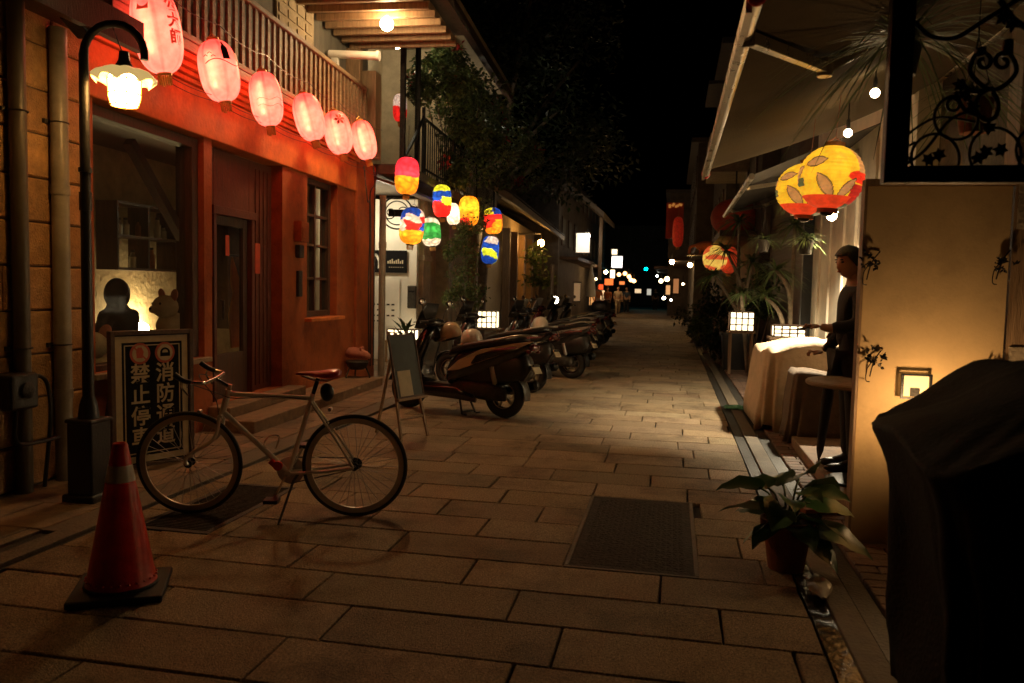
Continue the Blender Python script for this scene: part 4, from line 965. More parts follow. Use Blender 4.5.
    q = MB(); q.rings([sring(-.93, .60, .08, .10, .35, e=3), sring(-.82, .56, .11, .16, .3, e=3), sring(-.62, .52, .125, .17, e=3), sring(-.3, .46, .14, .17, e=3), sring(-.08, .42, .12, .13, e=3)]); hp(q, 'under_cover', M['black'], t, smooth=True)
    q = MB()
    for s in (-1, 1): q.rings([sring(-.35, .20, .03, .05, y=s*.15), sring(-.1, .24, .04, .07, y=s*.15), sring(.3, .24, .04, .06, y=s*.14), sring(.42, .28, .03, .05, y=s*.13)])
    hp(q, 'side_skirt', pm, t, smooth=True)
    # handlebar
    q = MB(); q.ball((.33, 0, 1.0), (.09, .17, .06), None, 18, 10); hp(q, 'handlebar_cover', pm, t, smooth=True)
    q = MB(); q.tube([(.31, -.34, 1.0), (.32, 0, 1.01), (.31, .34, 1.0)], .013, 10); hb = hp(q, 'handlebar', M['blackmetal'], t, smooth=40)
    for s in (-1, 1):
        q = MB(); q.tube([(.315, s*.21, 1.003), (.31, s*.35, 1.0)], .019, 12); hp(q, 'grip', M['rubber'], hb, smooth=40)
        q = MB(); q.tube(spline([(.33, s*.2, 1.01), (.37, s*.28, 1.0), (.37, s*.35, .995)]), .006, 6); hp(q, 'brake_lever', M['chrome'], hb)
        q = MB(); q.tube(spline([(.33, s*.17, 1.03), (.34, s*.22, 1.12), (.32, s*.27, 1.19)]), .006, 6); q.ball((.32, s*.285, 1.23), (.018, .065, .042), None, 16, 8); mr_ = hp(q, 'mirror', M['black'], t, smooth=True)
        q = MB(); q.ball((.307, s*.285, 1.23), (.008, .058, .036), None, 16, 6); hp(q, 'mirror_glass', M['mirror'], mr_, smooth=True)
    # engine, muffler, stands, shock
    q = MB(); q.rings([sring(-.70, .26, .04, .07, y=.12), sring(-.5, .28, .06, .095, y=.12), sring(-.2, .30, .06, .085, y=.12), sring(-.05, .3, .045, .06, y=.12)]); q.rings([sring(-.55, .30, .08, .08), sring(-.2, .32, .09, .09), sring(0, .3, .06, .06)]); hp(q, 'engine', M['iron'], t, smooth=True)
    q = MB(); q.tube([(-.15, -.12, .2), (-.32, -.15, .22), (-.42, -.155, .25), (-.45, -.155, .26), (-.92, -.165, .37), (-.95, -.165, .375)], [.018, .02, .03, .055, .06, .03], 14); hp(q, 'muffler', M['blackmetal'], t, smooth=40)
    q = MB(); q.tube([(-.58, .12, .32), (-.5, .12, .62)], .012, 8); q.tube([(-.57, .12, .37), (-.52, .12, .55)], .03, 10); hp(q, 'shock_absorber', M['steel'], t, smooth=40)
    q = MB()
    for s in (-1, 1): q.tube([(-.1, s*.09, .22), (-.18, s*.14, .01), (-.24, s*.15, .008)], .012, 8)
    q.tube([(-.17, -.14, .03), (-.17, .14, .03)], .01, 8); hp(q, 'centre_stand', M['iron'], t, smooth=40)
    q = MB(); q.rings([ring_pts((.50, 0, .93), (0, 1, 0), (1, 0, .4), .15, .012, 18, 3), ring_pts((.42, 0, 1.10), (0, 1, 0), (1, 0, .4), .17, .01, 18, 3), ring_pts((.36, 0, 1.22), (0, 1, 0), (1, 0, .4), .13, .008, 18, 3)]); hp(q, 'windscreen', M['lens'] if paint != 'sc_black' else M['black'], t, smooth=True)
    if box:
        q = MB(); q.rings([sring(-1.0, 1.02, .15, .10, e=3), sring(-.95, 1.03, .19, .14, e=3), sring(-.7, 1.03, .19, .14, e=3), sring(-.62, 1.02, .15, .1, e=3)]); hp(q, 'top_box', M['black'], t, smooth=40)
    return t
specs = [('nearest scooter, black with a long pointed cream side panel, white helmet on its seat', 'sc_black', 'sc_cream', False),
 ('second scooter from the easel, black with a plain pale number plate and a red lamp', 'sc_black', 'sc_black', False),
 ('third scooter from the easel, dark with silver side panels, standing out furthest into the street', 'sc_black', 'sc_silver', False),
 ('fourth scooter from the easel, blue-black with pale side panels', 'sc_blue', 'sc_white', False),
 ('fifth scooter from the easel, dark red with silver trim', 'sc_red', 'sc_silver', False),
 ('sixth scooter from the easel, all black with a dark top box', 'sc_black', 'sc_blue', True),
 ('furthest scooter in the row, dark body with rounded black tail', 'sc_black', 'sc_red', False)]
spots = [(-1.90, 8.95, 4), (-2.0, 11.25, 2), (-1.66, 13.3, 6), (-1.85, 15.3, -2), (-1.95, 17.4, 3), (-1.95, 19.7, 2), (-1.93, 22.0, 5)]
for (lab, p_, a_, bx), (x, y, dy) in zip(specs, spots):
    t = make_scooter(lab, p_, a_, bx); yaw = R(167-dy)
    place(t, (x+.63*math.cos(yaw), y+.63*math.sin(yaw), 0), rotm('Z', yaw) @ rotm('X', R(3)) @ Matrix.Scale(1.06, 3))
def helmet(label, loc, yaw, mat, tilt=0):
    t = thing('helmet', label, 'helmet', loc, rot=rotm('Z', yaw) @ rotm('Y', tilt), group='helmets left on scooters')
    q = MB(); q.lathe([(.128, 0), (.134, .02), (.135, .06), (.125, .12), (.10, .165), (.06, .19), (.02, .2), (.001, .2)], 28); q.lathe([(.118, .0), (.128, 0)], 28); hp(q, 'shell', M[mat], t, smooth=True)
    q = MB(); q.lathe([(.12, -.012), (.137, -.012), (.138, .012), (.12, .012)], 28); hp(q, 'rim', M['black'], t, smooth=40)
    q = MB(); rs = []
    for k in range(3): rs.append([Vector(((.13+.045*k)*math.cos(a), (.13+.01*k)*math.sin(a), .03-.008*k)) for a in [R(-65+i*10) for i in range(14)]]+[Vector(((.13+.045*k)*math.cos(a), (.13+.01*k)*math.sin(a), .022-.008*k)) for a in [R(65-i*10) for i in range(14)]])
    q.rings(rs); hp(q, 'peak', M[mat], t, smooth=40)
    q = MB()
    for k in range(6): q.ball((.02+.1*math.cos(k), .05*math.sin(k*2), .19-.02*(k % 3)), .006, None, 6, 4)
    hp(q, 'rivets', M['chrome'], t)
helmet('white open-face helmet resting on the seat of the nearest scooter', Vector((Yp(472, 348, 9.3).x, 9.3, .80)), R(150), 'helmetwhite', R(6))
helmet('beige helmet hanging at the handlebar of the nearest scooter', Yp(452, 338, 9.4), R(200), 'helmetbeige', R(15))
helmet('pale helmet resting on the third scooter from the easel', (-2.2, 13.5, .82), R(170), 'helmetwhite', R(6))

# pink plastic cover on a small standpipe in the corner by the easel
t = thing('stone_lion', 'small pale stone animal figure lying on a dark stand by the red wall', 'figure', Gp(357, 386))
p0 = Gp(357, 386)
q = MB(); q.rings([ring_pts(p0+Vector((x, 0, .48+dz)), (0, 1, 0), (0, 0, 1), w, h_, 12) for x, w, h_, dz in ((-.17, .04, .05, 0), (-.13, .075, .08, .01), (-.02, .08, .085, .01), (.08, .07, .075, 0), (.15, .055, .06, -.02), (.2, .03, .035, -.03))]); q.ball(p0+Vector((.07, -.05, .56)), (.02, .02, .03), None, 8, 6); q.ball(p0+Vector((.07, .05, .56)), (.02, .02, .03), None, 8, 6)
q.build('body', M['plushpink'], t, smooth=True)
t2 = thing('plant_stand', 'dark iron stand with round belly carrying the small pale animal figure', 'stand', p0)
q = MB(); q.lathe([(.001, .38), (.16, .38), (.17, .36), (.15, .30), (.10, .25), (.001, .24)], 20, Matrix.Translation(p0)); q.build('bowl', M['iron'], t2, smooth=40)
for k in range(3):
    a = k*2.1; q = MB(); q.tube([p0+Vector((.13*math.cos(a), .13*math.sin(a), .3)), p0+Vector((.2*math.cos(a), .2*math.sin(a), .15)), p0+Vector((.17*math.cos(a), .17*math.sin(a), 0))], .012, 8); q.build('leg', M['iron'], t2)

# ================================================================== SECOND HOUSE ON THE LEFT: lit shop with balcony
h = house('lit_shophouse', 'cream shophouse with brightly lit entrance, iron balcony and overhanging creeper')
q = MB(); q.bb(-1.6, -1.4, 12.4, 21, 0, 3.3); hp(q, 'back_wall', M['creamwall'], h)
q = MB(); q.bb(-1.4, -.05, 15.2, 15.35, 0, 3.2); hp(q, 'end_wall', M['white'], h)
q = MB(); q.bb(-.35, .05, 15.36, 15.95, 0, 3.3); q.bb(-.4, .1, 15.31, 16.0, 0, .5); q.bb(-.38, .08, 15.33, 15.98, 2.0, 2.12); hp(q, 'column', M['stone'], h, bevel=.02)
q = MB(); q.bb(-.35, .05, 17.6, 18.05, 0, 3.3); hp(q, 'column', M['stone'], h, bevel=.02)
q = MB(); q.bb(-.45, -.3, 16.0, 17.6, 0, 3.2); q.bb(-.45, -.3, 18.06, 21, 0, 3.3); hp(q, 'front_wall', M['creamwall'], h)
q = MB(); q.bb(-.28, -.24, 16.1, 17.5, .1, 2.6)
for i in range(9): q.bb(-.24, -.225, 16.15+i*.15, 16.25+i*.15, .12, 2.55)
hp(q, 'wooden_door', M['wood'], h)
q = MB(); q.bb(-1.6, .55, 12.35, 21, 3.3, 3.45); hp(q, 'balcony_floor', M['darkwall'], h)
q = MB(); q.prism([LF(.0, s, z) for s, z in ((12.4, 3.28), (12.4, 3.24), (21, 3.24), (21, 3.28))], (0, 0, 0)) if False else None
q.prism([(-.02, 12.4, 3.26), (.58, 12.4, 3.08), (.58, 12.4, 3.04), (-.02, 12.4, 3.22)], (0, 8.6, 0)); hp(q, 'canopy', M['darkwood'], h)
q = MB(); q.bb(-1.5, -1.35, 12.4, 21, 3.46, 7.0); q.bb(-1.35, .4, 16.9, 17.05, 3.46, 6.6); hp(q, 'upper_wall', M['creamwall'], h)
q = MB(); q.bb(-1.6, .9, 12.4, 21, 6.6, 6.75); hp(q, 'upper_ceiling', M['creamwall'], h)
q = MB(); q.bar((.85, 12.5, 6.5), (.85, 21, 6.5), .14, .2); q.bar((.2, 12.5, 6.56), (.2, 21, 6.56), .1, .12); hp(q, 'eave_beam', M['darkwood'], h)
q = MB()
for s in (12.55, 13.45): q.bb(.36, .44, s, s+.08, 3.46, 6.5)
fr = hp(q, 'balcony_screen', M['iron'], h)
q = MB(); q.bb(.395, .405, 12.63, 13.45, 3.6, 6.3); hp(q, 'pane', M['glass'], fr)
q = MB(); q.bb(.46, .50, 13.6, 21, 4.42, 4.46); q.bb(.46, .50, 13.6, 21, 3.55, 3.58); q.bar((.48, 12.5, 3.6), (.48, 13.6, 4.44), .04)
s = 13.6
while s < 21: q.tube([(.48, s, 3.46), (.48, s, 4.42)], .011, 5); s += .16
for s in (13.6, 16, 18.5, 20.9): q.bb(.455, .505, s-.025, s+.025, 3.45, 4.62)
hp(q, 'balcony_railing', M['blackmetal'], h)
q = MB(); q.bb(.25, .27, 18.2, 20.8, 3.5, 4.5); hp(q, 'balcony_blind', M['white'], h)
# black shop sign and price list on the end wall (faces the camera)
t = thing('shop_sign', 'small black shop sign with a white Y shaped mark beside the lit entrance', 'sign', LF(-.6, 15.17, 1.95), TH)
q = MB(); q.bb(-.36, .36, -.03, .0, -.2, .24); hp(q, 'board', M['signblack'], t)
q = MB(); q.bar((-.2, -.033, -.12), (-.2, -.033, .02), .05, .006, (0, 1, 0)); q.bar((-.2, -.033, .02), (-.27, -.033, .16), .04, .006, (0, 1, 0)); q.bar((-.2, -.033, .02), (-.13, -.033, .16), .04, .006, (0, 1, 0)); q.bb(-.29, -.25, -.036, -.031, .12, .17); q.bb(-.15, -.11, -.036, -.031, .12, .17); hp(q, 'mark', M['white'], t)
q = MB()
for i in range(8): q.bb(-.03+i*.042, -.005+i*.042, -.034, -.031, -.02, .03+.02*(i % 3))
for i in range(7): q.bb(0+i*.045, .02+i*.045, -.034, -.031, -.1, -.085)
hp(q, 'small_mark', M['paperwhite'], t)
t = thing('price_board', 'white menu board in rows of small dark and red marks under the black shop sign', 'menu board', LF(-.68, 15.17, 1.0), TH)
q = MB(); q.bb(-.42, .3, -.025, 0, -.3, .62); hp(q, 'board', M['white'], t)
q = MB()
for r_ in range(4):
    for c_ in range(6):
        if rnd.random() < .8: q.bb(-.36+c_*.1, -.36+c_*.1+.06, -.029, -.026, .1-r_*.11, .13-r_*.11)
hp(q, 'mark', M['ink'], t)
t = thing('grey_intercom', 'grey letter box on the lit end wall next to the column', 'letter box', LF(-.12, 15.17, 1.25), TH)
q = MB(); q.bb(-.09, .09, -.07, 0, -.2, .25); hp(q, 'box', M['iron'], t, bevel=.02); q = MB(); q.bb(-.06, .06, -.075, -.071, .12, .15); hp(q, 'slot', M['signblack'], t)
# hidden ceiling lamp of the entrance
def bulb(label, loc, r, colr, strength, cat='lamp', group=None, hang=.25, name='hanging_bulb'):
    t = thing(name, label, cat, loc, 0, group)
    q = MB(); q.ball(loc, r, None, 14, 10); hp_ = q.build('bulb', EM('bulb_'+str(len(bpy.data.materials)), colr, strength), t, smooth=True)
    q = MB(); l = Vector(loc); q.tube([l+Vector((0, 0, r*.8)), l+Vector((0, 0, r+.07))], max(.012, r*.45), 8); q.tube([l+Vector((0, 0, r+.05)), l+Vector((0, 0, r+hang))], .005, 5); q.build('socket', M['iron'], t, smooth=40)
    return t
bulb('bright lamp inside the lit entrance above the white menu board', LF(-.75, 14.3, 2.75), .07, (1, .84, .55), 170, hang=.4)
bulb('small bare lamp on a curved arm under the dark canopy', Yp(437, 185, 14.6), .05, (1, .84, .58), 60, hang=.3)
bulb('lamp over the balcony behind the railing', LF(-.5, 15.2, 6.2), .08, (1, .85, .6), 130, hang=.3)
bulb('pale lamp behind the balcony railing, seen through the creeper', LF(-.3, 19.4, 4.3), .07, (1, .9, .7), 190, hang=.3)
# wrought iron bracket sign
p = Yp(397, 213, 13.0); t = thing('bracket_sign', 'round wrought iron bracket sign with scrolls above the lit entrance', 'sign', p)
q = MB()
ax, az = Vector((.99, .12, 0)), Vector((0, 0, 1))
C_ = lambda cx, cz, r, a: p+ax*(cx+r*math.cos(a))+az*(cz+r*math.sin(a))
q.tube([C_(0, 0, .27, 2*math.pi*i/32) for i in range(32)], .014, 6, closed=True); q.tube([C_(0, 0, .2, 2*math.pi*i/32) for i in range(32)], .01, 6, closed=True)
for s in (-1, 1): q.tube([C_(s*.12, 0, .02+.09*i/24, s*2*math.pi*1.4*i/24) for i in range(25)], .009, 6)
q.tube([p+az*.27-ax*.3, p+az*.27+ax*.3], .015, 6); hp(q, 'scrollwork', M['blackmetal'], t, smooth=True, world=True) if False else q.build('scrollwork', M['blackmetal'], t, smooth=True)
q = MB(); vv = [p+ax*a+az*b for a, b in ((-.15, -.06), (.15, -.06), (.15, .06), (-.15, .06))]; q.prism(vv, (0, .015, 0)); q.build('plate', M['signblack'], t)

# ---------------------------------------------------------------- foliage helpers
def leafcard(q, p, d, up, L, W, fold=.3):
    d = Vector(d).normalized(); s = d.cross(Vector(up)); s = s.normalized() if s.length > 1e-4 else d.orthogonal().normalized(); n = s.cross(d)
    b = Vector(p); m = b+d*L*.45; e = b+d*L
    q.add([b, m+s*W/2+n*W*fold, e, m-s*W/2+n*W*fold], [(0, 2, 1), (0, 3, 2)])
def cloud(q, rr, c, rad, n, L, tones=(.4, 1.5)):
    for _ in range(n):
        while True:
            v = Vector((rr.uniform(-1, 1), rr.uniform(-1, 1), rr.uniform(-1, 1)))
            if v.length <= 1: break
        v = v.normalized()*(v.length**.6)
        k = rr.uniform(*tones); q.cur = (k*rr.uniform(.85, 1.2), k, k*rr.uniform(.7, 1.1))
        leafcard(q, Vector(c)+Vector((v.x*rad[0], v.y*rad[1], v.z*rad[2])), (rr.uniform(-1, 1), rr.uniform(-1, 1), rr.uniform(-1, .5)), (rr.uniform(-.4, .4), rr.uniform(-.4, .4), 1), L*rr.uniform(.6, 1.3), L*.55)
def bush(name, label, cat, base, blobs, L, mat='leaf', group=None, stems=5, n=220, flowers=0, seed=1):
    rr = random.Random(seed); t = thing(name, label, cat, base, 0, group); base = Vector(base)
    q = MB()
    for c, rad in blobs:
        for k in range(5):
            o = Vector((rr.uniform(-.6, .6)*rad[0], rr.uniform(-.6, .6)*rad[1], rr.uniform(-.6, .6)*rad[2])); f = rr.uniform(.35, .65)
            cloud(q, rr, Vector(c)+o, [x*f for x in rad], n//5, L)
    q.build('foliage', M[mat], t, attr=True)
    q = MB()
    for k in range(stems):
        c, rad = blobs[k % len(blobs)]; e = Vector(c)+Vector((rr.uniform(-.5, .5)*rad[0], rr.uniform(-.5, .5)*rad[1], rr.uniform(-.2, .6)*rad[2])); m = base.lerp(e, .5)+Vector((rr.uniform(-.15, .15), rr.uniform(-.15, .15), 0))
        q.tube(spline([base+Vector((rr.uniform(-.08, .08), rr.uniform(-.08, .08), 0)), m, e], 6), [.022-.0012*i for i in range(13)], 6)
    q.build('stems', M['trunk'], t, smooth=True)
    if flowers:
        q = MB()
        for k in range(flowers):
            c, rad = blobs[rr.randrange(len(blobs))]; p = Vector(c)+Vector((rr.uniform(-1, 1)*rad[0], rr.uniform(-1, 1)*rad[1], rr.uniform(-1, 1)*rad[2]))*.9
            cloud(q, rr, p, (.12, .12, .12), 14, L*1.1, (.7, 1.3))
        q.build('bracts', M['bract'], t, attr=True)
    return t
# creeper over the balcony and the dark tree behind it
bl = []
for px, py, y, r_ in ((438, 88, 14.5, .6), (455, 120, 15.5, .8), (470, 95, 16.5, .9), (480, 150, 17, .9), (500, 120, 18, 1.0), (455, 165, 15.5, .45), (515, 160, 19.5, 1.1), (445, 65, 16, .5)):
    bl.append((Yp(px, py, y), (r_, r_, r_*.9)))
bush('creeper', 'leafy creeper with red blossoms hanging over the iron balcony railing', 'creeper', LF(.2, 17, 3.46), bl, .13, 'leaf', n=1100, flowers=16, stems=12, seed=4)
t = thing('tree', 'tall dark tree filling the sky above the left roofs', 'tree', LF(-.2, 22.5, 0)); rr = random.Random(12); bs = LF(-.2, 22.5, 0)
q = MB(); blobs = []
for px, py, y, r_ in ((520, 60, 21, 1.8), (560, 110, 23, 1.9), (500, 20, 21, 1.8), (545, 160, 23, 1.5), (580, 60, 25, 2.0), (590, 150, 25, 1.4), (470, 40, 20, 1.3), (540, -40, 22, 2.2)):
    c = Yp(px, py, y); blobs.append(c)
    for k in range(6): cloud(q, rr, c+Vector((rr.uniform(-.6, .6), rr.uniform(-.6, .6), rr.uniform(-.6, .6)))*r_, (r_*.55, r_*.55, r_*.5), 110, .2)
q.build('crown', M['leafdark'], t, attr=True)
q = MB(); q.tube(spline([bs, bs+Vector((.1, 0, 2)), bs+Vector((.4, 0, 4.2))], 6), [.2-.006*i for i in range(13)], 10)
for c in blobs: q.tube(spline([bs+Vector((.4, 0, 4.0)), (bs+Vector((.4, 0, 4.2))).lerp(c, .5)+Vector((0, 0, .3)), c], 5), [.1-.007*i for i in range(11)], 7)
q.build('trunk', M['trunk'], t, smooth=True)
bl = [(Yp(px, py, y), (r_*.8, r_*.8, r_)) for px, py, y, r_ in ((470, 235, 15.4, .42), (465, 265, 15.2, .5), (455, 250, 15.0, .35), (475, 300, 15.2, .35), (450, 295, 14.8, .3), (480, 215, 16, .4))]
bush('tall_shrub', 'tall thin leaved shrub growing below the coloured lanterns beside the column', 'shrub', Gp(468, 345), bl, .085, 'leafpale', n=330, stems=9, seed=9)
p0 = Gp(405, 372); t = thing('potted_plant', 'small dark potted plant with upright leaves behind the easel', 'plant', p0)
q = MB(); q.lathe([(.001, 0), (.12, 0), (.16, .3), (.14, .3), (.13, .26), (.001, .26)], 20, Matrix.Translation(p0)); q.build('pot', M['iron'], t, smooth=40)
q = MB(); rr = random.Random(2)
for k in range(22): a = rr.uniform(0, 6.28); q.cur = (1, 1, 1); leafcard(q, p0+Vector((.03*math.cos(a), .03*math.sin(a), .28+.5*rr.random())), (math.cos(a), math.sin(a), rr.uniform(.4, 2)), (0, 0, 1), rr.uniform(.2, .34), .09)
q.build('leaves', M['leafdark'], t, attr=True)
q = MB(); q.tube([p0+Vector((0, 0, .2)), p0+Vector((.02, 0, .85))], .012, 6); q.build('stem', M['trunk'], t)

# ================================================================== THIRD HOUSE: low roof, shutter, posts
h = house('shutter_house', 'low house with projecting pale eaves, slatted shutter and timber posts')
q = MB(); q.bb(-.6, -.4, 21, 37, 0, 4.1); hp(q, 'wall', M['creamwall'], h)
q = MB(); q.bb(-.4, -.34, 22.5, 27.2, .1, 2.9)
for i in range(34): q.bb(-.34, -.325, 22.5, 27.2, .12+i*.082, .18+i*.082)
hp(q, 'shutter', M['shutter'], h)
for s in (21.6, 27.6, 29.5, 31.5, 34, 36.5): q = MB(); q.bb(-.36, -.1, s, s+.25, 0, 3.6); hp(q, 'post', M['wood'], h, bevel=.01)
q = MB(); q.prism([(-.7, 20.8, 5.0), (1.0, 20.8, 3.95), (1.0, 20.8, 3.75), (-.7, 20.8, 4.75)], (0, 16.5, 0)); hp(q, 'eaves', M['paleroof'], h, bevel=.02)
q = MB(); q.prism([(-5, 20.8, 6.6), (1.04, 20.8, 4.0), (1.04, 20.8, 3.96), (-5, 20.8, 6.5)], (0, 16.5, 0)); hp(q, 'roof', M['roof'], h)
bulb('lamp under the pale eaves of the low house, lighting its shutter', LF(.0, 24.2, 3.3), .06, (1, .66, .3), 70, hang=.4)
p = Yp(541, 243, 30.5); t = thing('wall_lantern', 'yellow wall lantern glowing over trailing vines at the end of the low house', 'lamp', p)
q = MB(); q.ball(p, .13, None, 14, 10); q.build('globe', EM('globe1', (1, .50, .12), 90), t, smooth=True); q = MB(); q.tube([p+Vector((0, 0, .18)), p+Vector((0, 0, .36)), p+Vector((-1.1, 0, .36))], .03, 6); q.build('arm', M['iron'], t)
bush('vine', 'trailing green vine lit by the yellow wall lantern', 'vine', Yp(536, 300, 30), [(Yp(534, 258, 29.8), (.5, .5, .6)), (Yp(538, 272, 29.6), (.6, .5, .5)), (Yp(546, 283, 29.6), (.5, .5, .4))], .22, 'leafpale', n=140, stems=5, seed=21)
# small lit things among the scooters
def box_lamp(label, c, w, d, hgt, strength, colr=(1, .80, .48), group='glowing box lamps', yaw=0.0, div=4):
    t = thing('box_lamp', label, 'box lamp', c, yaw, group)
    q = MB(); q.bb(-w/2+.01, w/2-.01, -d/2+.01, d/2-.01, .02, hgt-.02); q.build('shade', EM('box_'+str(len(bpy.data.materials)), colr, strength), t, world=False)
    q = MB()
    for a in (-1, 1):
        for b in (-1, 1): q.bb(a*w/2-.012, a*w/2+.012, b*d/2-.012, b*d/2+.012, 0, hgt)
    for z in (.01, hgt-.01):
        for b in (-1, 1): q.bb(-w/2+.013, w/2-.013, b*d/2-.01, b*d/2+.01, z-.01, z+.01)
        for a in (-1, 1): q.bb(a*w/2-.01, a*w/2+.01, -d/2+.013, d/2-.013, z-.0095, z+.0095)
    for k in range(1, div): q.bb(-w/2+w*k/div-.012, -w/2+w*k/div+.012, -d/2-.006, -d/2+.006, .02, hgt-.02)
    for k in range(1, 3): q.bb(-w/2+.013, w/2-.013, -d/2-.005, -d/2+.005, hgt*k/3-.01, hgt*k/3+.01)
    q.build('frame', M['darkwood'], t, world=False)
    return t
def stand(label, c, w, d, hgt):
    t = thing('low_bench', label, 'bench', c)
    q = MB(); q.bb(-w/2, w/2, -d/2, d/2, hgt-.04, hgt); q.build('top', M['wood'], t, world=False, bevel=.005)
    for a in (-1, 1):
        for b in (-1, 1): q = MB(); q.bb(a*(w/2-.06)-.02, a*(w/2-.06)+.02, b*(d/2-.05)-.02, b*(d/2-.05)+.02, 0, hgt-.04); q.build('leg', M['wood'], t, world=False)
c = Yp(488, 328, 17.0); stand('low bench behind the scooters under a glowing box lamp', (c.x, c.y, 0), .6, .4, c.z); box_lamp('glowing box lamp behind the scooters below the tall shrub', c, .42, .3, .38, 2.0)
c = Yp(403, 334, 14.7); stand('low bench in the lit entrance under a row of small glowing boxes', (c.x, c.y, 0), .7, .35, c.z-.12); box_lamp('glowing wide box in the lit entrance behind the easel', Vector((c.x, c.y, c.z-.12)), .55, .25, .22, 2.2)
c = Yp(555, 300, 24.5); t = thing('path_lamp', 'small white globe lamp on a post behind the furthest scooters', 'lamp', (c.x, c.y, 0))
q = MB(); q.ball(c, .11); q.build('globe', EM('pathglobe', (1, .9, .72), 22), t, smooth=True); q = MB(); q.tube([(c.x, c.y, 0), (c.x, c.y, c.z-.1)], .03, 8); q.build('post', M['iron'], t)
c = Yp(551, 322, 22.5); t = thing('pale_post', 'slim pale post standing behind the furthest scooters', 'post', (c.x, c.y, 0))
q = MB(); q.tube([(c.x, c.y, 0), (c.x, c.y, 2.15)], .05, 10); q.build('post', M['steel'], t); q = MB(); q.ball((c.x, c.y, 2.17), .055, None, 10, 6); q.build('cap', M['steel'], t)

# ================================================================== RIGHT SIDE: cafe with awning
h = thing('cafe', 'cafe front on the right with pale lit wall, dark door frame and timber shutter', 'house', (2.2, 0, 0))
q = MB(); q.bb(2.2, 2.4, 8.2, 13.6, 0, 4.2); q.build('lit_wall', M['cream'], h)
q = MB()
for y in (8.9, 9.6, 10.5, 11.2, 12.1, 12.9): q.bb(2.17, 2.2, y, y+.07, 0, 3.2)
q.build('battens', M['cream'], h)
q = MB(); q.bb(2.05, 2.22, 13.6, 13.75, 0, 3.2); q.build('door_frame', M['black'], h)
q = MB(); q.bb(2.25, 2.4, 13.76, 20, 0, 4.2)
for i in range(40): q.bb(2.235, 2.25, 13.8, 19.8, .1+i*.075, .15+i*.075)
q.build('timber_shutter', M['darkwood'], h)
q = MB(); q.bb(2.4, 2.6, 1.5, 20, 0, 7.5); q.build('wall', M['darkwall'], h)
q = MB(); q.bb(1.2, 2.4, 5.6, 9.2, 0, .1); q.build('platform', M['stepstone'], h, bevel=.01)
# awning
t = thing('awning', 'wide fabric awning stretched from the cafe on folding metal arms', 'awning', (1.2, 6, 2.7))
q = MB(); rs = []; X0, X1, Z0, Z1 = .31, 2.38, 2.73, 3.52
for k in range(13):
    y = 3.45+k*(8.35-3.45)/12; row = []
    for i in range(11):
        s = i/10; row.append(Vector((X0+(X1-X0)*s, y, Z0+(Z1-Z0)*s-.07*math.sin(math.pi*s)+.018*math.sin(k*1.05*2)*math.sin(math.pi*s))))
    rs.append(row+[p+Vector((0, 0, .006)) for p in reversed(row)])
q.rings(rs); q.build('fabric', M['awning'], t, smooth=40)
q = MB(); q.tube([(.29, 3.42, 2.7), (.29, 8.38, 2.7)], .036, 14); q.bb(.25, .275, 3.42, 8.38, 2.63, 2.7); q.build('front_bar', M['alu'], t, smooth=40)
q = MB(); q.ball((.29, 3.40, 2.70), (.045, .03, .055), None, 12, 8); q.ball((.29, 8.40, 2.70), (.045, .03, .055), None, 12, 8); q.build('end_cap', M['redplastic'], t, smooth=True)
def under(px, py, dz): d = ray(px, py); k = (Z1-Z0)/(X1-X0); tt = (Z0-dz-k*X0-CAMH)/(d.z-k*d.x); return EYE+d*tt
a, e, b_ = under(748, 38, .04), under(825, 68, .12), under(858, 51, .06); b2 = e+(b_-e)*2.2
q = MB(); q.bar(a, e, .05, .06); q.bar(e, b2, .055, .065); q.tube([e-Vector((0, 0, .05)), e+Vector((0, 0, .05))], .045, 12); q.bar(Vector((.3, a.y-.02, a.z)), a, .07, .09); q.build('folding_arm', M['alu'], t, bevel=.006)
q = MB(); q.tube([(2.36, 3.4, 3.56), (2.36, 8.4, 3.56)], .07, 12); q.build('roller', M['alu'], t, smooth=40)
t = thing('awning', 'second dark awning beyond, hanging over the potted plants', 'awning', (1.4, 12, 2.9))
q = MB(); q.prism([(.85, 9.6, 2.85), (2.3, 9.6, 3.45), (2.3, 9.6, 3.46), (.85, 9.6, 2.86)], (0, 4.8, 0)); q.build('fabric', M['awningdark'], t)
q = MB(); q.tube([(.84, 9.55, 2.83), (.84, 14.45, 2.83)], .035, 12); q.build('front_bar', M['alu'], t, smooth=40)
for y0 in (10.6, 13.6): q = MB(); q.bar((.9, y0, 2.83), (1.5, y0+.7, 3.0), .05, .05); q.bar((1.5, y0+.7, 3.0), (2.25, y0, 3.3), .05, .05); q.build('folding_arm', M['alu'], t)
# lamps of the cafe
bulb('cafe spot bulb nearest the iron panel, under the awning', Yp(875, 93, 6.0), .032, (1, .74, .42), 30, group=None, hang=.18)
bulb('cafe spot bulb just above the yellow lanterns, under the awning', Yp(848, 133, 6.7), .032, (1, .74, .42), 30, group=None, hang=.2)
t = thing('arm_lamp', 'cone shaded arm lamp shining under the yellow lanterns onto the tarpaulin', 'lamp', (1.75, 9.7, 2.41))
p = Vector((1.75, 9.7, 2.40))
q = MB(); q.ball(p, .055); q.build('bulb', EM('armbulb', (1, .80, .52), 90), t, smooth=True)
ld = bpy.data.lights.new('arm_lamp_light', 'SPOT'); ld.energy = 470; ld.color = (1, .83, .56); ld.spot_size = R(138); ld.spot_blend = .35; ld.shadow_soft_size = .04
lo = bpy.data.objects.new('arm_lamp_light', ld); col.objects.link(lo); lo.parent = t; lo.rotation_euler = (R(5), R(-9), 0); lo.location = (0, 0, -.08)
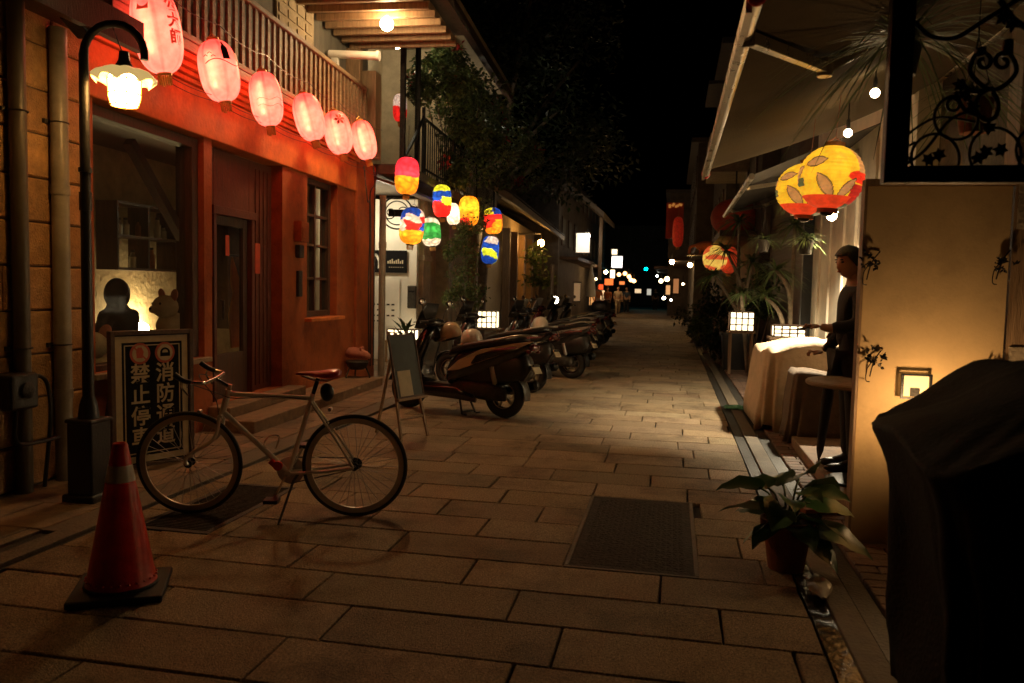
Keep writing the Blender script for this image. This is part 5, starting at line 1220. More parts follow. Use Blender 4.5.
q = MB(); q.lathe([(.03, .2), (.04, .19), (.075, .04), (.07, .04), (.03, .18)], 20, Matrix.Translation(p)); q.build('shade', M['white'], t, smooth=40)
q = MB(); q.tube([p+Vector((0, 0, .19)), p+Vector((.1, -.2, .3)), p+Vector((.43, -.3, .3))], .012, 6); q.build('arm', M['iron'], t)

# yellow lanterns
def yellow(seed):
    rr = random.Random(seed)
    def f(u, v):
        base = (1.0, .72, .04)
        x = (u-.5)*2*math.pi; y = (v-.5)*2
        if v < .2 and u < .62: return (.75, .07, .02)
        if v < .10: return (.06, .09, .05)
        for cx, cy, a, rx, ry, colr in ((-.75, .38, .2, .40, .17, (.55, .33, .12)), (-.35, -.35, -.9, .50, .2, (.55, .33, .12)), (.35, -.42, .9, .46, .17, (.5, .3, .12)), (-1.6, 0, .6, .5, .2, (.55, .33, .12)), (2.2, .1, .3, .6, .24, (.55, .33, .12)), (-2.6, -.2, 1.1, .5, .2, (.55, .33, .12))):
            dx, dy = x-cx, y-cy; p_, q_ = dx*math.cos(a)+dy*math.sin(a), -dx*math.sin(a)+dy*math.cos(a)
            if abs(p_) < rx:
                w = ry*(1-(p_/rx)**2); 
                if abs(q_) < w: return colr if abs(q_) < w-.035 else (.06, .05, .02)
        if .75 < x < 2.1 and y > .12: return (.60, .36, .13)
        if ((x-.95)/.62)**2+((y+.02)/.2)**2 < 1: return (.85, .05, .02)
        if .55 < x < 1.5 and y < -.25: return (.45, .03, .02)
        if x < -1.15 and y < -.1 and y > -.35: return (.10, .14, .06)
        return base
    return f
def ylan(label, loc, Rm, H_, facing, seed):
    make_lantern(label, loc, facing, rotm('Y', R(4)), H_, Rm, yellow(seed), M['lanternyellow'], 'yellow painted lanterns of the cafe', ribs=16, e=2.05, cap='terracotta', hang=.45, res=(180, 110), ball=.05)
ylan('round yellow lantern painted with petals and a red patch, the nearer of two', Yp(831, 178, 6.4), .235, .48, R(-88), 1)
ylan('round yellow lantern with red underside, half hidden behind the nearer one', Yp(807, 190, 7.2), .255, .45, R(-100), 2)

# lit tan wall panel facing the camera
t = thing('wall_panel', 'tan plaster wall panel across the cafe front, glowing above a low lamp', 'wall', (1.5, 5.13, 0))
q = MB(); q.bb(1.115, 1.90, 5.1, 5.17, 0, 2.15); q.build('panel', M['panelwall'], t, bevel=.004)
q = MB(); q.bb(1.098, 1.113, 5.085, 5.18, 0, 2.155); q.bb(1.10, 1.91, 5.085, 5.18, 2.152, 2.19); q.build('edge_trim', M['wood'], t)
t = thing('wall_panel', 'tall timber and tile post right of the tan wall panel', 'post', (2.02, 5.05, 0))
q = MB(); q.bb(1.915, 2.35, 5.11, 5.3, 0, 3.2); q.build('post', M['wood'], t)
q = MB(); q.bb(1.93, 2.3, 5.095, 5.108, .9, 1.22); q.bb(1.93, 2.3, 5.095, 5.108, 1.9, 2.3); q.build('tile', M['stone'], t)
for px, py, lab in ((871, 263, 'upper left'), (874, 360, 'lower left'), (1001, 262, 'upper right'), (985, 372, 'lower right')):
    p = Yp(px, py, 5.08); t = thing('dried_sprig', f'dark metal flower sprig on the tan wall panel, {lab} one', 'sprig', p, 0)
    q = MB(); rr = random.Random(px)
    q.tube(spline([p+Vector((.05, .015, .07)), p+Vector((0, -.01, 0)), p+Vector((-.02, 0, -.1))], 5), .004, 5); q.tube(spline([p, p+Vector((-.04, -.02, -.05)), p+Vector((-.045, -.02, -.12)), p+Vector((-.02, -.01, -.13))], 5), .003, 5); q.build('stem', M['blackmetal'], t)
    q = MB()
    for k in range(11):
        o = p+Vector((rr.gauss(0, .035), rr.uniform(-.035, 0), rr.gauss(.01, .03)))
        for j in range(4): leafcard(q, o, (rr.uniform(-1, 1), rr.uniform(-.8, .3), rr.uniform(-1, 1)), (rr.uniform(-1, 1), -1, rr.uniform(-1, 1)), rr.uniform(.014, .034), rr.uniform(.008, .02))
    o = q.build('petals', M['blackmetal'], t); o.modifiers.new('thick', 'SOLIDIFY').thickness = .003
p = Yp(919, 386, 5.0); t = thing('panel_lamp', 'small square framed lamp glowing at the foot of the tan wall panel', 'lamp', p)
q = MB(); frame2_ = [(-.085, .085, -.085, -.075), (-.085, .085, .055, .065), (-.085, -.07, -.075, .055), (.07, .085, -.075, .055)]
for a, b, c, d in frame2_: q.bb(p.x+a, p.x+b, 5.045, 5.06, p.z+c, p.z+d)
q.build('frame', M['blackmetal'], t)
q = MB(); q.bb(p.x-.07, p.x+.07, 5.062, 5.098, p.z-.07, p.z+.05); q.build('glowing_panel', EM('panelbulb', (1, .62, .25), .6), t)
q = MB(); q.bb(p.x-.03, p.x+.02, 5.05, 5.06, p.z-.07, p.z-.02); q.build('bracket', M['iron'], t)
t = thing('floor_lamp', 'low lamp on the ground hidden behind the black cover, washing the tan panel with light', 'lamp', (1.46, 4.72, 0))
q = MB(); q.tube([(1.46, 4.72, .006), (1.46, 4.72, .03)], .07, 14); q.tube([(1.46, 4.72, .03), (1.46, 4.72, .76)], .012, 8); q.lathe([(.001, .76), (.035, .765), (.06, .785), (.056, .79), (.035, .772), (.001, .77)], 18, Matrix.Translation((1.46, 4.72, 0))); q.build('stand', M['iron'], t, smooth=40)  # dish under the bulb added to keep light off the panel foot
q = MB(); q.ball((1.46, 4.72, .83), .035); q.build('bulb', EM('floorbulb', (1, .60, .27), 230), t, smooth=True)
# iron scroll frame, nearest top right
FY = 3.3
t = thing('iron_frame', 'black wrought iron frame of scrolls and rings hanging at the top right', 'iron frame', (1.1, FY, 1.96))
A_ = Yp(893, 176, FY); zb = A_.z
q = MB(); q.bb(A_.x-.04, A_.x+.045, FY-.03, FY+.03, zb-.03, 3.1); q.bb(A_.x+.046, 2.1, FY-.03, FY+.03, zb-.03, zb+.035); q.bb(2.02, 2.1, FY-.03, FY+.03, zb+.036, 3.1); q.bb(A_.x+.046, 2.019, FY-.03, FY+.03, 3.03, 3.1); q.build('frame', M['blackmetal'], t, bevel=.006)
q = MB()
def pl(pts, r, n=6): q.tube(spline([Yp(a, b, FY) for a, b in pts], n), r, 7)
def ringp(cx, cy, rp, r, n=28): q.tube([Yp(cx+rp*math.cos(2*math.pi*i/n), cy+rp*math.sin(2*math.pi*i/n), FY) for i in range(n)], r, 7, closed=True)
ringp(956, 118, 22, .006); ringp(935, 158, 24, .006); ringp(995, 154, 26, .006); ringp(1040, 150, 24, .006); ringp(953, 105, 6, .006)
pl([(905, 165), (925, 150), (950, 120), (975, 110)], .006); pl([(900, 140), (935, 118), (975, 122)], .005)
def spiral(cx, cy, r0, turns, a0, s, r):
    q.tube([Yp(cx+(r0*(1-.8*k/26))*math.cos(a0+s*turns*2*math.pi*k/26), cy+(r0*(1-.8*k/26))*math.sin(a0+s*turns*2*math.pi*k/26), FY) for k in range(27)], r, 8)
for cx, s in ((983, 1), (1003, -1)): spiral(cx, 62, 11, 1.3, math.pi if s > 0 else 0, s, .0085)
pl([(972, 62), (970, 72), (980, 84), (993, 90), (1006, 84), (1016, 72), (1014, 60)], .009); pl([(993, 88), (980, 95), (976, 108), (984, 120), (995, 117), (998, 104), (993, 92)], .0085)
pl([(980, 48), (981, 56)], .02); pl([(1008, 40), (1007, 56)], .02); pl([(960, 80), (968, 90), (985, 92)], .011); pl([(955, 92), (965, 110), (985, 118)], .008)
for cx, s in ((1052, 1), (1075, -1)): spiral(cx, 62, 11, 1.3, math.pi if s > 0 else 0, s, .0085)
pl([(915, 22), (930, 36), (955, 38), (985, 20), (1030, -8)], .009); pl([(1000, 0), (1012, 18), (1030, 30)], .012); pl([(910, 160), (905, 150), (915, 142)], .005)
q.build('scrollwork', M['blackmetal'], t, smooth=True)
q = MB(); rr = random.Random(31)
for px, py in ((938, 155), (928, 160), (985, 152), (978, 158), (1000, 150), (965, 95), (972, 108), (988, 128), (960, 85), (1012, 25), (1002, 18)):
    o = Yp(px, py, FY)
    for j in range(6): a = j*1.05+px; leafcard(q, o, (math.cos(a), rr.uniform(-.5, .3), math.sin(a)), (0, -1, 0), .030, .02)
o = q.build('iron_leaves', M['blackmetal'], t); o.modifiers.new('thick', 'SOLIDIFY').thickness = .003
q = MB(); q.tube([(1.4, FY, 3.1), (1.4, FY, 3.5), (2.4, FY, 3.5)], .02, 8); q.build('hanger', M['iron'], t)
# hanging spiky plants behind the frame
def rosette(q, rr, c, n, L, w, droop, up=.5, seg=5, tone=(.7, 1.3)):
    c = Vector(c)
    for k in range(n):
        a = rr.uniform(0, 2*math.pi); e = rr.uniform(-.25, 1.0)*up; d = Vector((math.cos(a), math.sin(a), e)).normalized(); l = L*rr.uniform(.65, 1.1); g_ = rr.uniform(*tone); q.cur = (g_, g_*rr.uniform(.95, 1.1), g_)
        s = d.cross(Vector((0, 0, 1))).normalized(); pts = []
        for i in range(seg+1):
            f = i/seg; pts.append((c+d*l*f-Vector((0, 0, droop*l*f*f)), w*(1-f)**.6*.5+.0008))
        vs = []; fs = []
        for p, ww in pts: vs += [p-s*ww, p+s*ww]
        for i in range(seg): fs.append((2*i, 2*i+1, 2*i+3, 2*i+2))
        q.add(vs, fs)
def hanging(label, c, n, L, w, droop, mat, pot=True, seed=1, top=3.1, potmat='paperwhite'):
    t = thing('hanging_plant', label, 'plant', c); c = Vector(c); rr = random.Random(seed)
    q = MB(); rosette(q, rr, c+Vector((0, 0, .02)), n, L, w, droop, .9); q.build('leaves', M[mat], t, attr=True)
    q = MB(); q.lathe([(.001, -.16), (.06, -.16), (.085, 0), (.075, 0), (.06, -.02), (.001, -.02)], 18, Matrix.Translation(c)); q.build('pot', M[potmat], t, smooth=40)
    q = MB()
    for k in range(3): a = k*2.1; q.tube([c+Vector((.08*math.cos(a), .08*math.sin(a), 0)), c+Vector((0, 0, .3))], .003, 4)
    q.tube([c+Vector((0, 0, .3)), Vector((c.x, c.y, max(c.z+.35, top)))], .003, 4); q.build('cord', M['iron'], t)
hanging('hanging pot with spiky pale leaves left of the yellow lanterns', Yp(797, 200, 8.9), 46, .32, .012, .5, 'leafpale', seed=2)
hanging('bright pale fern hanging in front of the lit cafe wall', Yp(806, 240, 9.3), 120, .26, .02, .5, 'leafpale', seed=3, potmat='iron')
hanging('dim hanging fern over the shutter, left of the bright fern', Yp(764, 240, 11.2), 90, .30, .016, .5, 'leafpale', seed=4, potmat='iron')
hanging('large grassy plant hanging below the awning behind the iron frame', Yp(905, 45, 4.6), 110, .85, .012, .55, 'leaf', seed=5, potmat='black', top=3.2)
hanging('thin leaved plant hanging inside the scrolls of the iron frame', Yp(975, 100, 4.3), 60, .4, .01, .7, 'leaf', seed=6, potmat='terracotta', top=3.2)

# round table, person, covered furniture
c = Vector((1.42, 6.3, .0)); t = thing('round_table', 'round pale topped cafe table on a dark pedestal beside the tan panel', 'table', c)
q = MB(); q.lathe([(.001, .825), (.40, .825), (.41, .835), (.41, .85), (.40, .86), (.001, .86)], 48, Matrix.Translation(c)); q.build('tabletop', M['stone'], t, smooth=40)
q = MB(); q.lathe([(.001, .10), (.24, .10), (.24, .12), (.05, .14), (.03, .2), (.03, .78), (.1, .82), (.001, .824)], 24, Matrix.Translation(c)); q.build('pedestal', M['blackmetal'], t, smooth=40)
P0 = Vector((1.435, 6.75, .10)); t = thing('person', 'dark haired person in black standing behind the tan panel, reaching over the tarpaulin', 'person', P0)
Vp = lambda x, y, z: P0+Vector((x, y, z))
vs = [(Vp(0, 0, .95), (.16, .12)), (Vp(0, 0, 1.15), (.135, .1)), (Vp(-.01, 0, 1.35), (.17, .11)), (Vp(-.015, 0, 1.455), (.13, .09)), (Vp(-.03, -.01, 1.53), .052), (Vp(-.05, -.02, 1.60), .055),
 (Vp(.0, -.2, 1.42), .062), (Vp(-.03, -.27, 1.17), .05), (Vp(-.24, -.24, 1.14), .038), (Vp(-.31, -.235, 1.155), .026),
 (Vp(0, .2, 1.42), .062), (Vp(.0, .27, 1.15), .05), (Vp(-.15, .22, .98), .038), (Vp(-.2, .2, .94), .028),
 (Vp(0, -.1, .88), .1), (Vp(.01, -.11, .5), .07), (Vp(.02, -.11, .08), .045), (Vp(-.12, -.12, .03), .035), (Vp(0, .1, .88), .1), (Vp(.01, .11, .5), .07), (Vp(.02, .11, .08), .045), (Vp(-.12, .12, .03), .035)]
ed = [(0, 1), (1, 2), (2, 3), (3, 4), (4, 5), (2, 6), (6, 7), (7, 8), (8, 9), (2, 10), (10, 11), (11, 12), (12, 13), (0, 14), (14, 15), (15, 16), (16, 17), (0, 18), (18, 19), (19, 20), (20, 21)]
q = skinned(vs, ed, 0); fc = Vector((-1, -.45, -.12)); hc = Vp(-.075, -.03, 1.655); head_into(q, hc, fc, .098)
for hx in (Vp(-.33, -.235, 1.155), Vp(-.22, .195, .925)):
    q.ball(hx+Vector((-.02, 0, 0)), (.045, .035, .018), None, 10, 6)
    for k in range(4):
        y = -.027+.018*k; L = (.06, .072, .068, .052)[k]; q.tube([hx+Vector((-.045, y, .005)), hx+Vector((-.045-L*.55, y, .008)), hx+Vector((-.045-L*.8, y, -.018)), hx+Vector((-.045-L*.75, y, -.034))], [.009, .0085, .008, .006], 7)
    q.tube([hx+Vector((-.0, -.03, 0)), hx+Vector((-.03, -.05, -.005)), hx+Vector((-.06, -.045, -.02))], [.011, .0095, .007], 7)
bo = q.build('body', M['skin'], t, smooth=True); bo.data.materials.append(M['cloth_black'])
for p_ in bo.data.polygons:
    cz = p_.center
    if cz.z < 1.47 and cz.x > -.2: p_.material_index = 1
face_parts(t, hc, fc); hair_cap(t, hc, fc, length=.0)
grow = lambda idx, d: [((v[0]), tuple(x+d for x in v[1]) if isinstance(v[1], tuple) else v[1]+d) for v in [vs[i] for i in idx]]
def sub(idx, edges, root, d): m_ = {v: i for i, v in enumerate(idx)}; return skinned(grow(idx, d), [(m_[a], m_[b]) for a, b in edges if a in m_ and b in m_], m_[root])
sub([0, 1, 2, 3, 6, 7, 8, 10, 11, 12], ed, 0, .014).build('shirt', M['cloth_black'], t, smooth=True)
sub([0, 14, 15, 16, 18, 19, 20], ed, 0, .016).build('trousers', M['cloth_black'], t, smooth=True)
for k in (17, 21): q = MB(); o = vs[k][0]; q.ball(o+Vector((.04, 0, 0)), (.13, .048, .04)); q.build('shoe', M['black'], t, smooth=True)
hx = Vp(-.41, -.235, 1.14)
t = thing('phone', 'small dark phone held out in the hand of the person by the tan panel', 'phone', hx); q = MB(); q.box(hx, (.15, .075, .009), rotm('Y', R(-14))); q.build('case', M['black'], t, bevel=.004); q = MB(); q.box(hx+Vector((0, 0, .0062)), (.135, .065, .002), rotm('Y', R(-14))); q.build('screen', M['lens'], t)
t = thing('umbrella', 'closed dark umbrella leaning between the tarpaulin and the person', 'umbrella', (1.30, 7.0, .1))
q = MB(); a = Vector((1.26, 7.05, .1)); b_ = Vector((1.33, 7.0, 1.02)); q.tube([a, a.lerp(b_, .1), a.lerp(b_, .6), a.lerp(b_, .85), b_], [.006, .03, .05, .03, .012], 10); q.build('canopy', M['cloth_black'], t, smooth=True); q = MB(); q.tube(spline([b_, b_+Vector((.01, 0, .12)), b_+Vector((-.03, 0, .16)), b_+Vector((-.06, 0, .12))], 5), .011, 8); q.build('handle', M['darkwood'], t, smooth=True)

# tarpaulin over a bench
t = thing('covered_table', 'long table hidden under a beige tarpaulin with folds, brightly lit on top', 'covered table', (1.45, 9.7, 0))
def drape(x0, x1, y0, y1, ztop, zlow, flare, nper=120, levels=(0, .1, .3, .55, .8, 1.0), seed=0, sag=.02, amp=.05, corner=.12):
    rr = random.Random(seed); cx, cy = (x0+x1)/2, (y0+y1)/2; hx, hy = (x1-x0)/2, (y1-y0)/2
    def foot(a, g):
        ct, st = math.cos(a), math.sin(a); e = 7; x = math.copysign(abs(ct)**(2/e), ct); y = math.copysign(abs(st)**(2/e), st); return cx+x*(hx+g), cy+y*(hy+g)
    ang = [2*math.pi*i/nper for i in range(nper)]; q = MB(); rs = []
    for f in (.02, .3, .6, .85, .97):
        rs.append([Vector((cx+(foot(a, 0)[0]-cx)*f, cy+(foot(a, 0)[1]-cy)*f, ztop(cx+(foot(a, 0)[0]-cx)*f, cy+(foot(a, 0)[1]-cy)*f)+sag*noise.noise(Vector((a*2, f*3, seed))))) for a in ang])
    for l in levels:
        row = []
        for a in ang:
            x, y = foot(a, 0); zt = ztop(x, y)-.03; zl = zlow(a)
            fold = (math.sin(a*13+2*noise.noise(Vector((a*2, l, seed))))*.5+noise.noise(Vector((math.cos(a)*4, math.sin(a)*4, l*1.5+seed)))*1.2)
            g = flare*l+amp*fold*l**.7+.012; x, y = foot(a, g); row.append(Vector((x, y, zt+(zl-zt)*l)))
        rs.append(row)
    q.rings(rs, cap=False); q.add([], []); return q
q = drape(1.02, 2.02, 9.0, 10.5, lambda x, y: .92+.05*math.sin(x*5)+.02*math.sin(y*7)+.05*noise.noise(Vector((x*3, y*3, 4))), lambda a: .03+.05*math.sin(a*5), .06, seed=3, amp=.085, sag=.04)
o = q.build('tarpaulin', M['tarp'], t, smooth=True); o.modifiers.new('thick', 'SOLIDIFY').thickness = .004
q = MB(); q.bb(1.1, 1.95, 9.1, 10.4, .82, .86)
for x in (1.12, 1.88):
    for y in (9.12, 10.32): q.bb(x, x+.05, y, y+.05, 0, .82)
q.build('table', M['darkwood'], t)
t = thing('covered_stack', 'lower dark side of furniture wrapped in brown cloth in front of the beige tarpaulin', 'covered furniture', (1.55, 8.5, 0))
q = drape(1.22, 2.0, 8.25, 8.8, lambda x, y: .70+.03*math.sin(x*6), lambda a: .03, .05, seed=8, amp=.05); o = q.build('cloth', P('browncloth', (.13, .09, .06), .85, 0, .25, 5, .4, 20), t, smooth=True); o.modifiers.new('thick', 'SOLIDIFY').thickness = .004
q = MB(); q.bb(1.3, 1.92, 8.3, 8.75, .55, .6)
for x in (1.32, 1.86):
    for y in (8.32, 8.7): q.bb(x, x+.04, y, y+.04, 0, .55)
q.build('frame', M['darkwood'], t)
t = thing('green_cloth', 'small crumpled green cloth lying on the gutter by the tarpaulin', 'cloth', (.86, 10.7, .01)); q = MB(); rs = []
for i in range(9): rs.append([Vector((.72+i*.03+.02*math.sin(j), 10.5+j*.035+.02*math.sin(i*1.3), .012+.05*abs(noise.noise(Vector((i*.7, j*.6, 2)))))) for j in range(9)]+[Vector((.72+i*.03+.02*math.sin(j), 10.5+j*.035+.02*math.sin(i*1.3), .008)) for j in range(8, -1, -1)])
q.rings(rs); q.build('cloth', P('greencloth', (.08, .26, .17), .8), t, smooth=True)
t = thing('plastic_bag', 'crumpled pale plastic bag lying in the gutter next to the flower pot', 'bag', (.76, 4.2, 0)); q = MB(); rs = []
for i in range(9):
    a0 = i/8; r_ = .06*math.sin(math.pi*max(.06, min(.94, a0)))
    rs.append([Vector((.77+.02*a0+r_*math.cos(b)*(1+.5*noise.noise(Vector((i, b, 1)))), 4.0+a0*.34, .03+r_*.6*math.sin(b)*(1+.5*noise.noise(Vector((i, b, 5)))))) for b in [2*math.pi*j/12 for j in range(12)]])
q.rings(rs); q.build('bag', P('bagplastic', (.42, .38, .3), .35), t)

# big cover nearest the camera
t = thing('covered_grill', 'large shape under a black fabric cover at the bottom right, nearest the camera', 'covered grill', (1.3, 3.0, 0))
def zt(x, y): return 1.262-max(0, 1.23-x)*.54+max(0, x-1.23)*.05-max(0, 2.85-y)*.2+.012*math.sin(y*9)+.02*math.sin(x*11+y*4)
q = MB(); nper = 140; ang = [2*math.pi*i/nper for i in range(nper)]; rs = []; cx, cy, hx, hy = 1.40, 2.96, .62, .49
def foot(a, g): ct, st = math.cos(a), math.sin(a); e = 6; return cx+math.copysign(abs(ct)**(2/e), ct)*(hx+g), cy+math.copysign(abs(st)**(2/e), st)*(hy+g)
for f in (.02, .25, .45, .62, .76, .88, .96, 1.0): rs.append([Vector((cx+(foot(a, 0)[0]-cx)*f, cy+(foot(a, 0)[1]-cy)*f, zt(cx+(foot(a, 0)[0]-cx)*f, cy+(foot(a, 0)[1]-cy)*f)+.014*noise.noise(Vector((a*3, f*4, 1))))) for a in ang])
for l, g0 in ((.012, .012), (.035, .008), (.07, -.008), (.11, -.025), (.16, -.042), (.22, -.057), (.3, -.07), (.38, -.08), (.47, -.088), (.57, -.095), (.68, -.10), (.8, -.105), (.9, -.11), (1, -.115)):
    row = []
    for a in ang:
        w_ = math.sin(a*11+2.5*noise.noise(Vector((a*1.5, l*1.5, 2)))); fold = (1.6*abs(w_)**.6*math.copysign(1, w_))*.55+1.3*noise.noise(Vector((math.cos(a)*4, math.sin(a)*4, l*3)))
        x, y = foot(a, g0+.04*fold*min(1, l*1.6)); z1 = zt(*foot(a, 0)); row.append(Vector((x, y, z1+(.05-z1)*l+.02*noise.noise(Vector((a*4, l*5, 7))))))
    rs.append(row)
q.rings(rs, cap=False); o = q.build('cover', M['cover'], t, smooth=True); o.modifiers.new('thick', 'SOLIDIFY').thickness = .004
q = MB()
for x in (.95, 1.66):
    for y in (2.65, 3.3): q.tube([(x, y, 0), (x, y, 1.0)], .02, 8)
q.bb(.95, 1.66, 2.65, 3.3, .8, .98); q.build('grill_body', M['blackmetal'], t)

# potted plant with big leaves
p0 = Vector((.66, 4.50, 0)); t = thing('flower_pot', 'terracotta pot with broad green leaves standing at the gutter', 'potted plant', p0)
q = MB(); q.lathe([(.001, 0), (.095, 0), (.128, .235), (.142, .235), (.145, .275), (.132, .28), (.125, .25), (.001, .25)], 36, Matrix.Translation(p0)); q.build('pot', M['terracotta'], t, smooth=35)
q = MB(); q.lathe([(.001, .252), (.124, .252), (.001, .262)], 24, Matrix.Translation(p0)); q.build('soil', M['soil'], t)
lv = [(198, .34, .36, .34), (172, .30, .5, .2), (215, .26, .3, .0), (250, .30, .42, .12), (285, .28, .30, .16), (320, .3, .34, .1), (10, .32, .42, .12), (35, .34, .5, .22), (60, .3, .55, .3), (95, .28, .5, .28), (130, .26, .48, .25), (345, .36, .28, .0), (300, .2, .52, .25), (20, .22, .25, -.04), (150, .24, .36, .1), (232, .3, .30, .05), (268, .26, .46, .3), (305, .32, .26, -.05), (335, .26, .50, .3), (75, .3, .4, .15), (110, .26, .58, .4), (185, .22, .46, .3)]
qs = MB(); rr = random.Random(5)
for deg, L, zz, pit in lv[:19]:
    L *= .84; zz *= .86
    a = R(deg); d = Vector((math.cos(a), math.sin(a), 0)); b0 = p0+Vector((.03*math.cos(a), .03*math.sin(a), .25)); tip = p0+d*(.10+.06*rr.random())+Vector((0, 0, zz)); qs.tube(spline([b0, b0.lerp(tip, .5)+Vector((0, 0, .05)), tip], 5), .006, 6)
    q = MB(); s = Vector((-d.y, d.x, 0)); k = rr.uniform(.75, 1.25); q.cur = (k, k, k); vs = []; N_ = 9; roll = rr.uniform(-.8, .8)
    for i in range(N_):
        f = i/(N_-1); w = (math.sin(math.pi*min(1, (f*.93+.06))**.72)**.9)*L*.33 if f < 1 else 0.002
        c = tip+d*(L*(f-.08))+Vector((0, 0, L*(pit*f*1.3-.42*f*f)))
        for j in range(-2, 3): jj = j/2; vs.append(c+s*(w*jj)+Vector((0, 0, abs(jj)*w*.16+jj*w*roll+.006*math.sin(f*16)*abs(jj)))-d*(abs(jj)*w*.35 if i < 3 else 0))
    fs = [(i*5+j, i*5+j+1, (i+1)*5+j+1, (i+1)*5+j) for i in range(N_-1) for j in range(4)]
    q.add(vs, fs); q.build('leaf', M['potleaf'], t, smooth=True, attr=True)
qs.build('stalks', M['leafdark'] if False else P('stalk', (.05, .09, .03), .5), t, smooth=True)
# bits of terracotta tile by the panel foot
t = thing('roof_tile', 'broken red tile lying beside the foot of the tan panel', 'tile', (1.05, 5.6, .01)); q = MB(); q.box((1.02, 5.75, .03), (.28, .2, .03), rotm('Z', R(25))); q.build('tile', M['terracotta'], t, bevel=.004)

# ================================================================== PLANTS FURTHER ALONG ON THE RIGHT
def planter(label, c, w, hgt, mat='black'):
    t = thing('planter', label, 'planter', c); q = MB(); c = Vector(c)
    sq = lambda r, z: ring_pts(c+Vector((0, 0, z)), (1, 0, 0), (0, 1, 0), r, r, 24, 7)
    q.rings([sq(w*.42, 0), sq(w*.5, hgt-.05), sq(w*.54, hgt-.05), sq(w*.54, hgt), sq(w*.46, hgt), sq(w*.45, hgt-.06)]); q.build('tub', M[mat], t, smooth=35)
    q = MB(); q.rings([sq(w*.44, hgt-.08), sq(w*.44, hgt-.05)]); q.build('soil', M['soil'], t); return t
def dracaena(label, base, stems, seed, pot=None, mat='leafpale'):  # default pale leaf puts the lamplight on the crowns into the colour
    t = thing('dracaena', label, 'plant', base); base = Vector(base); rr = random.Random(seed)
    q = MB(); ql = MB()
    for pts, L in stems:
        pts = [Vector(p) for p in pts]; q.tube(spline([base]+pts, 6), [.045-.02*i/(6*len(pts)) for i in range(6*len(pts)+1)], 8); rosette(ql, rr, pts[-1], 70, L, .038, .5, 1.3)
    q.build('trunk', M['trunk'], t, smooth=True); ql.build('leaves', M[mat], t, attr=True); return t
planter('dark square tub at the gutter holding spiky plants and a glowing box lamp', (1.28, 16.2, 0), .62, .72)
Y_ = 14.2
dracaena('tall spiky dracaena with bent bare stems in front of the dark shutter', (1.85, 13.4, .0), [((Yp(790, 300, 13.3), Yp(776, 270, 13.2)), .55), ((Yp(782, 320, 13.2), Yp(764, 296, 13.0)), .5), ((Yp(792, 280, 13.4), Yp(795, 225, 13.5)), .5)], 4)
dracaena('slender dracaena with several spiky crowns rising from the square tub', (1.28, 16.2, .7), [((Yp(738, 300, 16.2), Yp(739, 222, 16.2)), .62), ((Yp(742, 290, 16), Yp(726, 250, 15.8)), .55), ((Yp(745, 300, 16), Yp(752, 262, 15.8)), .6), ((Yp(736, 310, 16.2), Yp(714, 275, 16)), .5)], 6)
dracaena('short plant with a few broad pale leaves beside the glowing box lamp', (1.45, 15.6, .0), [((Yp(742, 300, 15.4), Yp(742, 293, 15.3)), .42)], 8, mat='leafpale')
c = Yp(741, 331, 15.2); stand('narrow dark bench by the square tub, a glowing box lamp on top', (c.x, c.y, 0), .5, .35, c.z); box_lamp('glowing paper box lamp beside the spiky plants in the square tub', c, .42, .30, .36, 2.3)
c = Yp(788, 337, 13.0); stand('low bench behind the tarpaulin, a wide glowing box lamp on top', (c.x, c.y, 0), .6, .4, c.z); box_lamp('wide glowing box lamp behind the tarpaulin by the dark shutter', c, .46, .34, .19, 2.6)
for k, (px, py, y, sz, lab) in enumerate(((720, 335, 17.5, .55, 'rounded dark bush beside the square tub'), (704, 325, 20, .6, 'dark leafy bush at the street edge, second beyond the square tub'), (694, 318, 24, .7, 'small dark bush at the street edge, furthest from the square tub'), (756, 290, 17.5, .8, 'tall leafy bush rising behind the two glowing box lamps'), (715, 300, 19, .7, 'loose dark bush under the yellow and red shop lanterns'))):
    c = Yp(px, py, y); g0 = (c.x, c.y, 0)
    bush('bush', lab, 'bush', g0, [(c, (sz*.8, sz*.8, sz*.75)), (c+Vector((.2, .1, -.3)), (sz*.6, sz*.6, sz*.5))], .13, 'leaf' if k % 2 else 'leafdark', group='bushes on the right side', n=320, stems=5, seed=40+k)
for k, (px, py, y, lab) in enumerate(((702, 346, 20.5, 'round dark flower pot under the second bush'), (722, 352, 18, 'round clay flower pot at the foot of the rounded bush'))):
    c = Gp(px, py); t = thing('clay_pot', lab, 'flower pot', c); q = MB(); q.lathe([(.001, 0), (.17, 0), (.24, .34), (.22, .34), (.2, .28), (.001, .28)], 20, Matrix.Translation(c)); q.build('pot', M['terracotta' if k else 'iron'], t, smooth=40)
    q = MB(); rosette(q, random.Random(k), c+Vector((0, 0, .3)), 50, .45, .035, .5, 1.2); q.build('leaves', M['leaf'], t, attr=True)

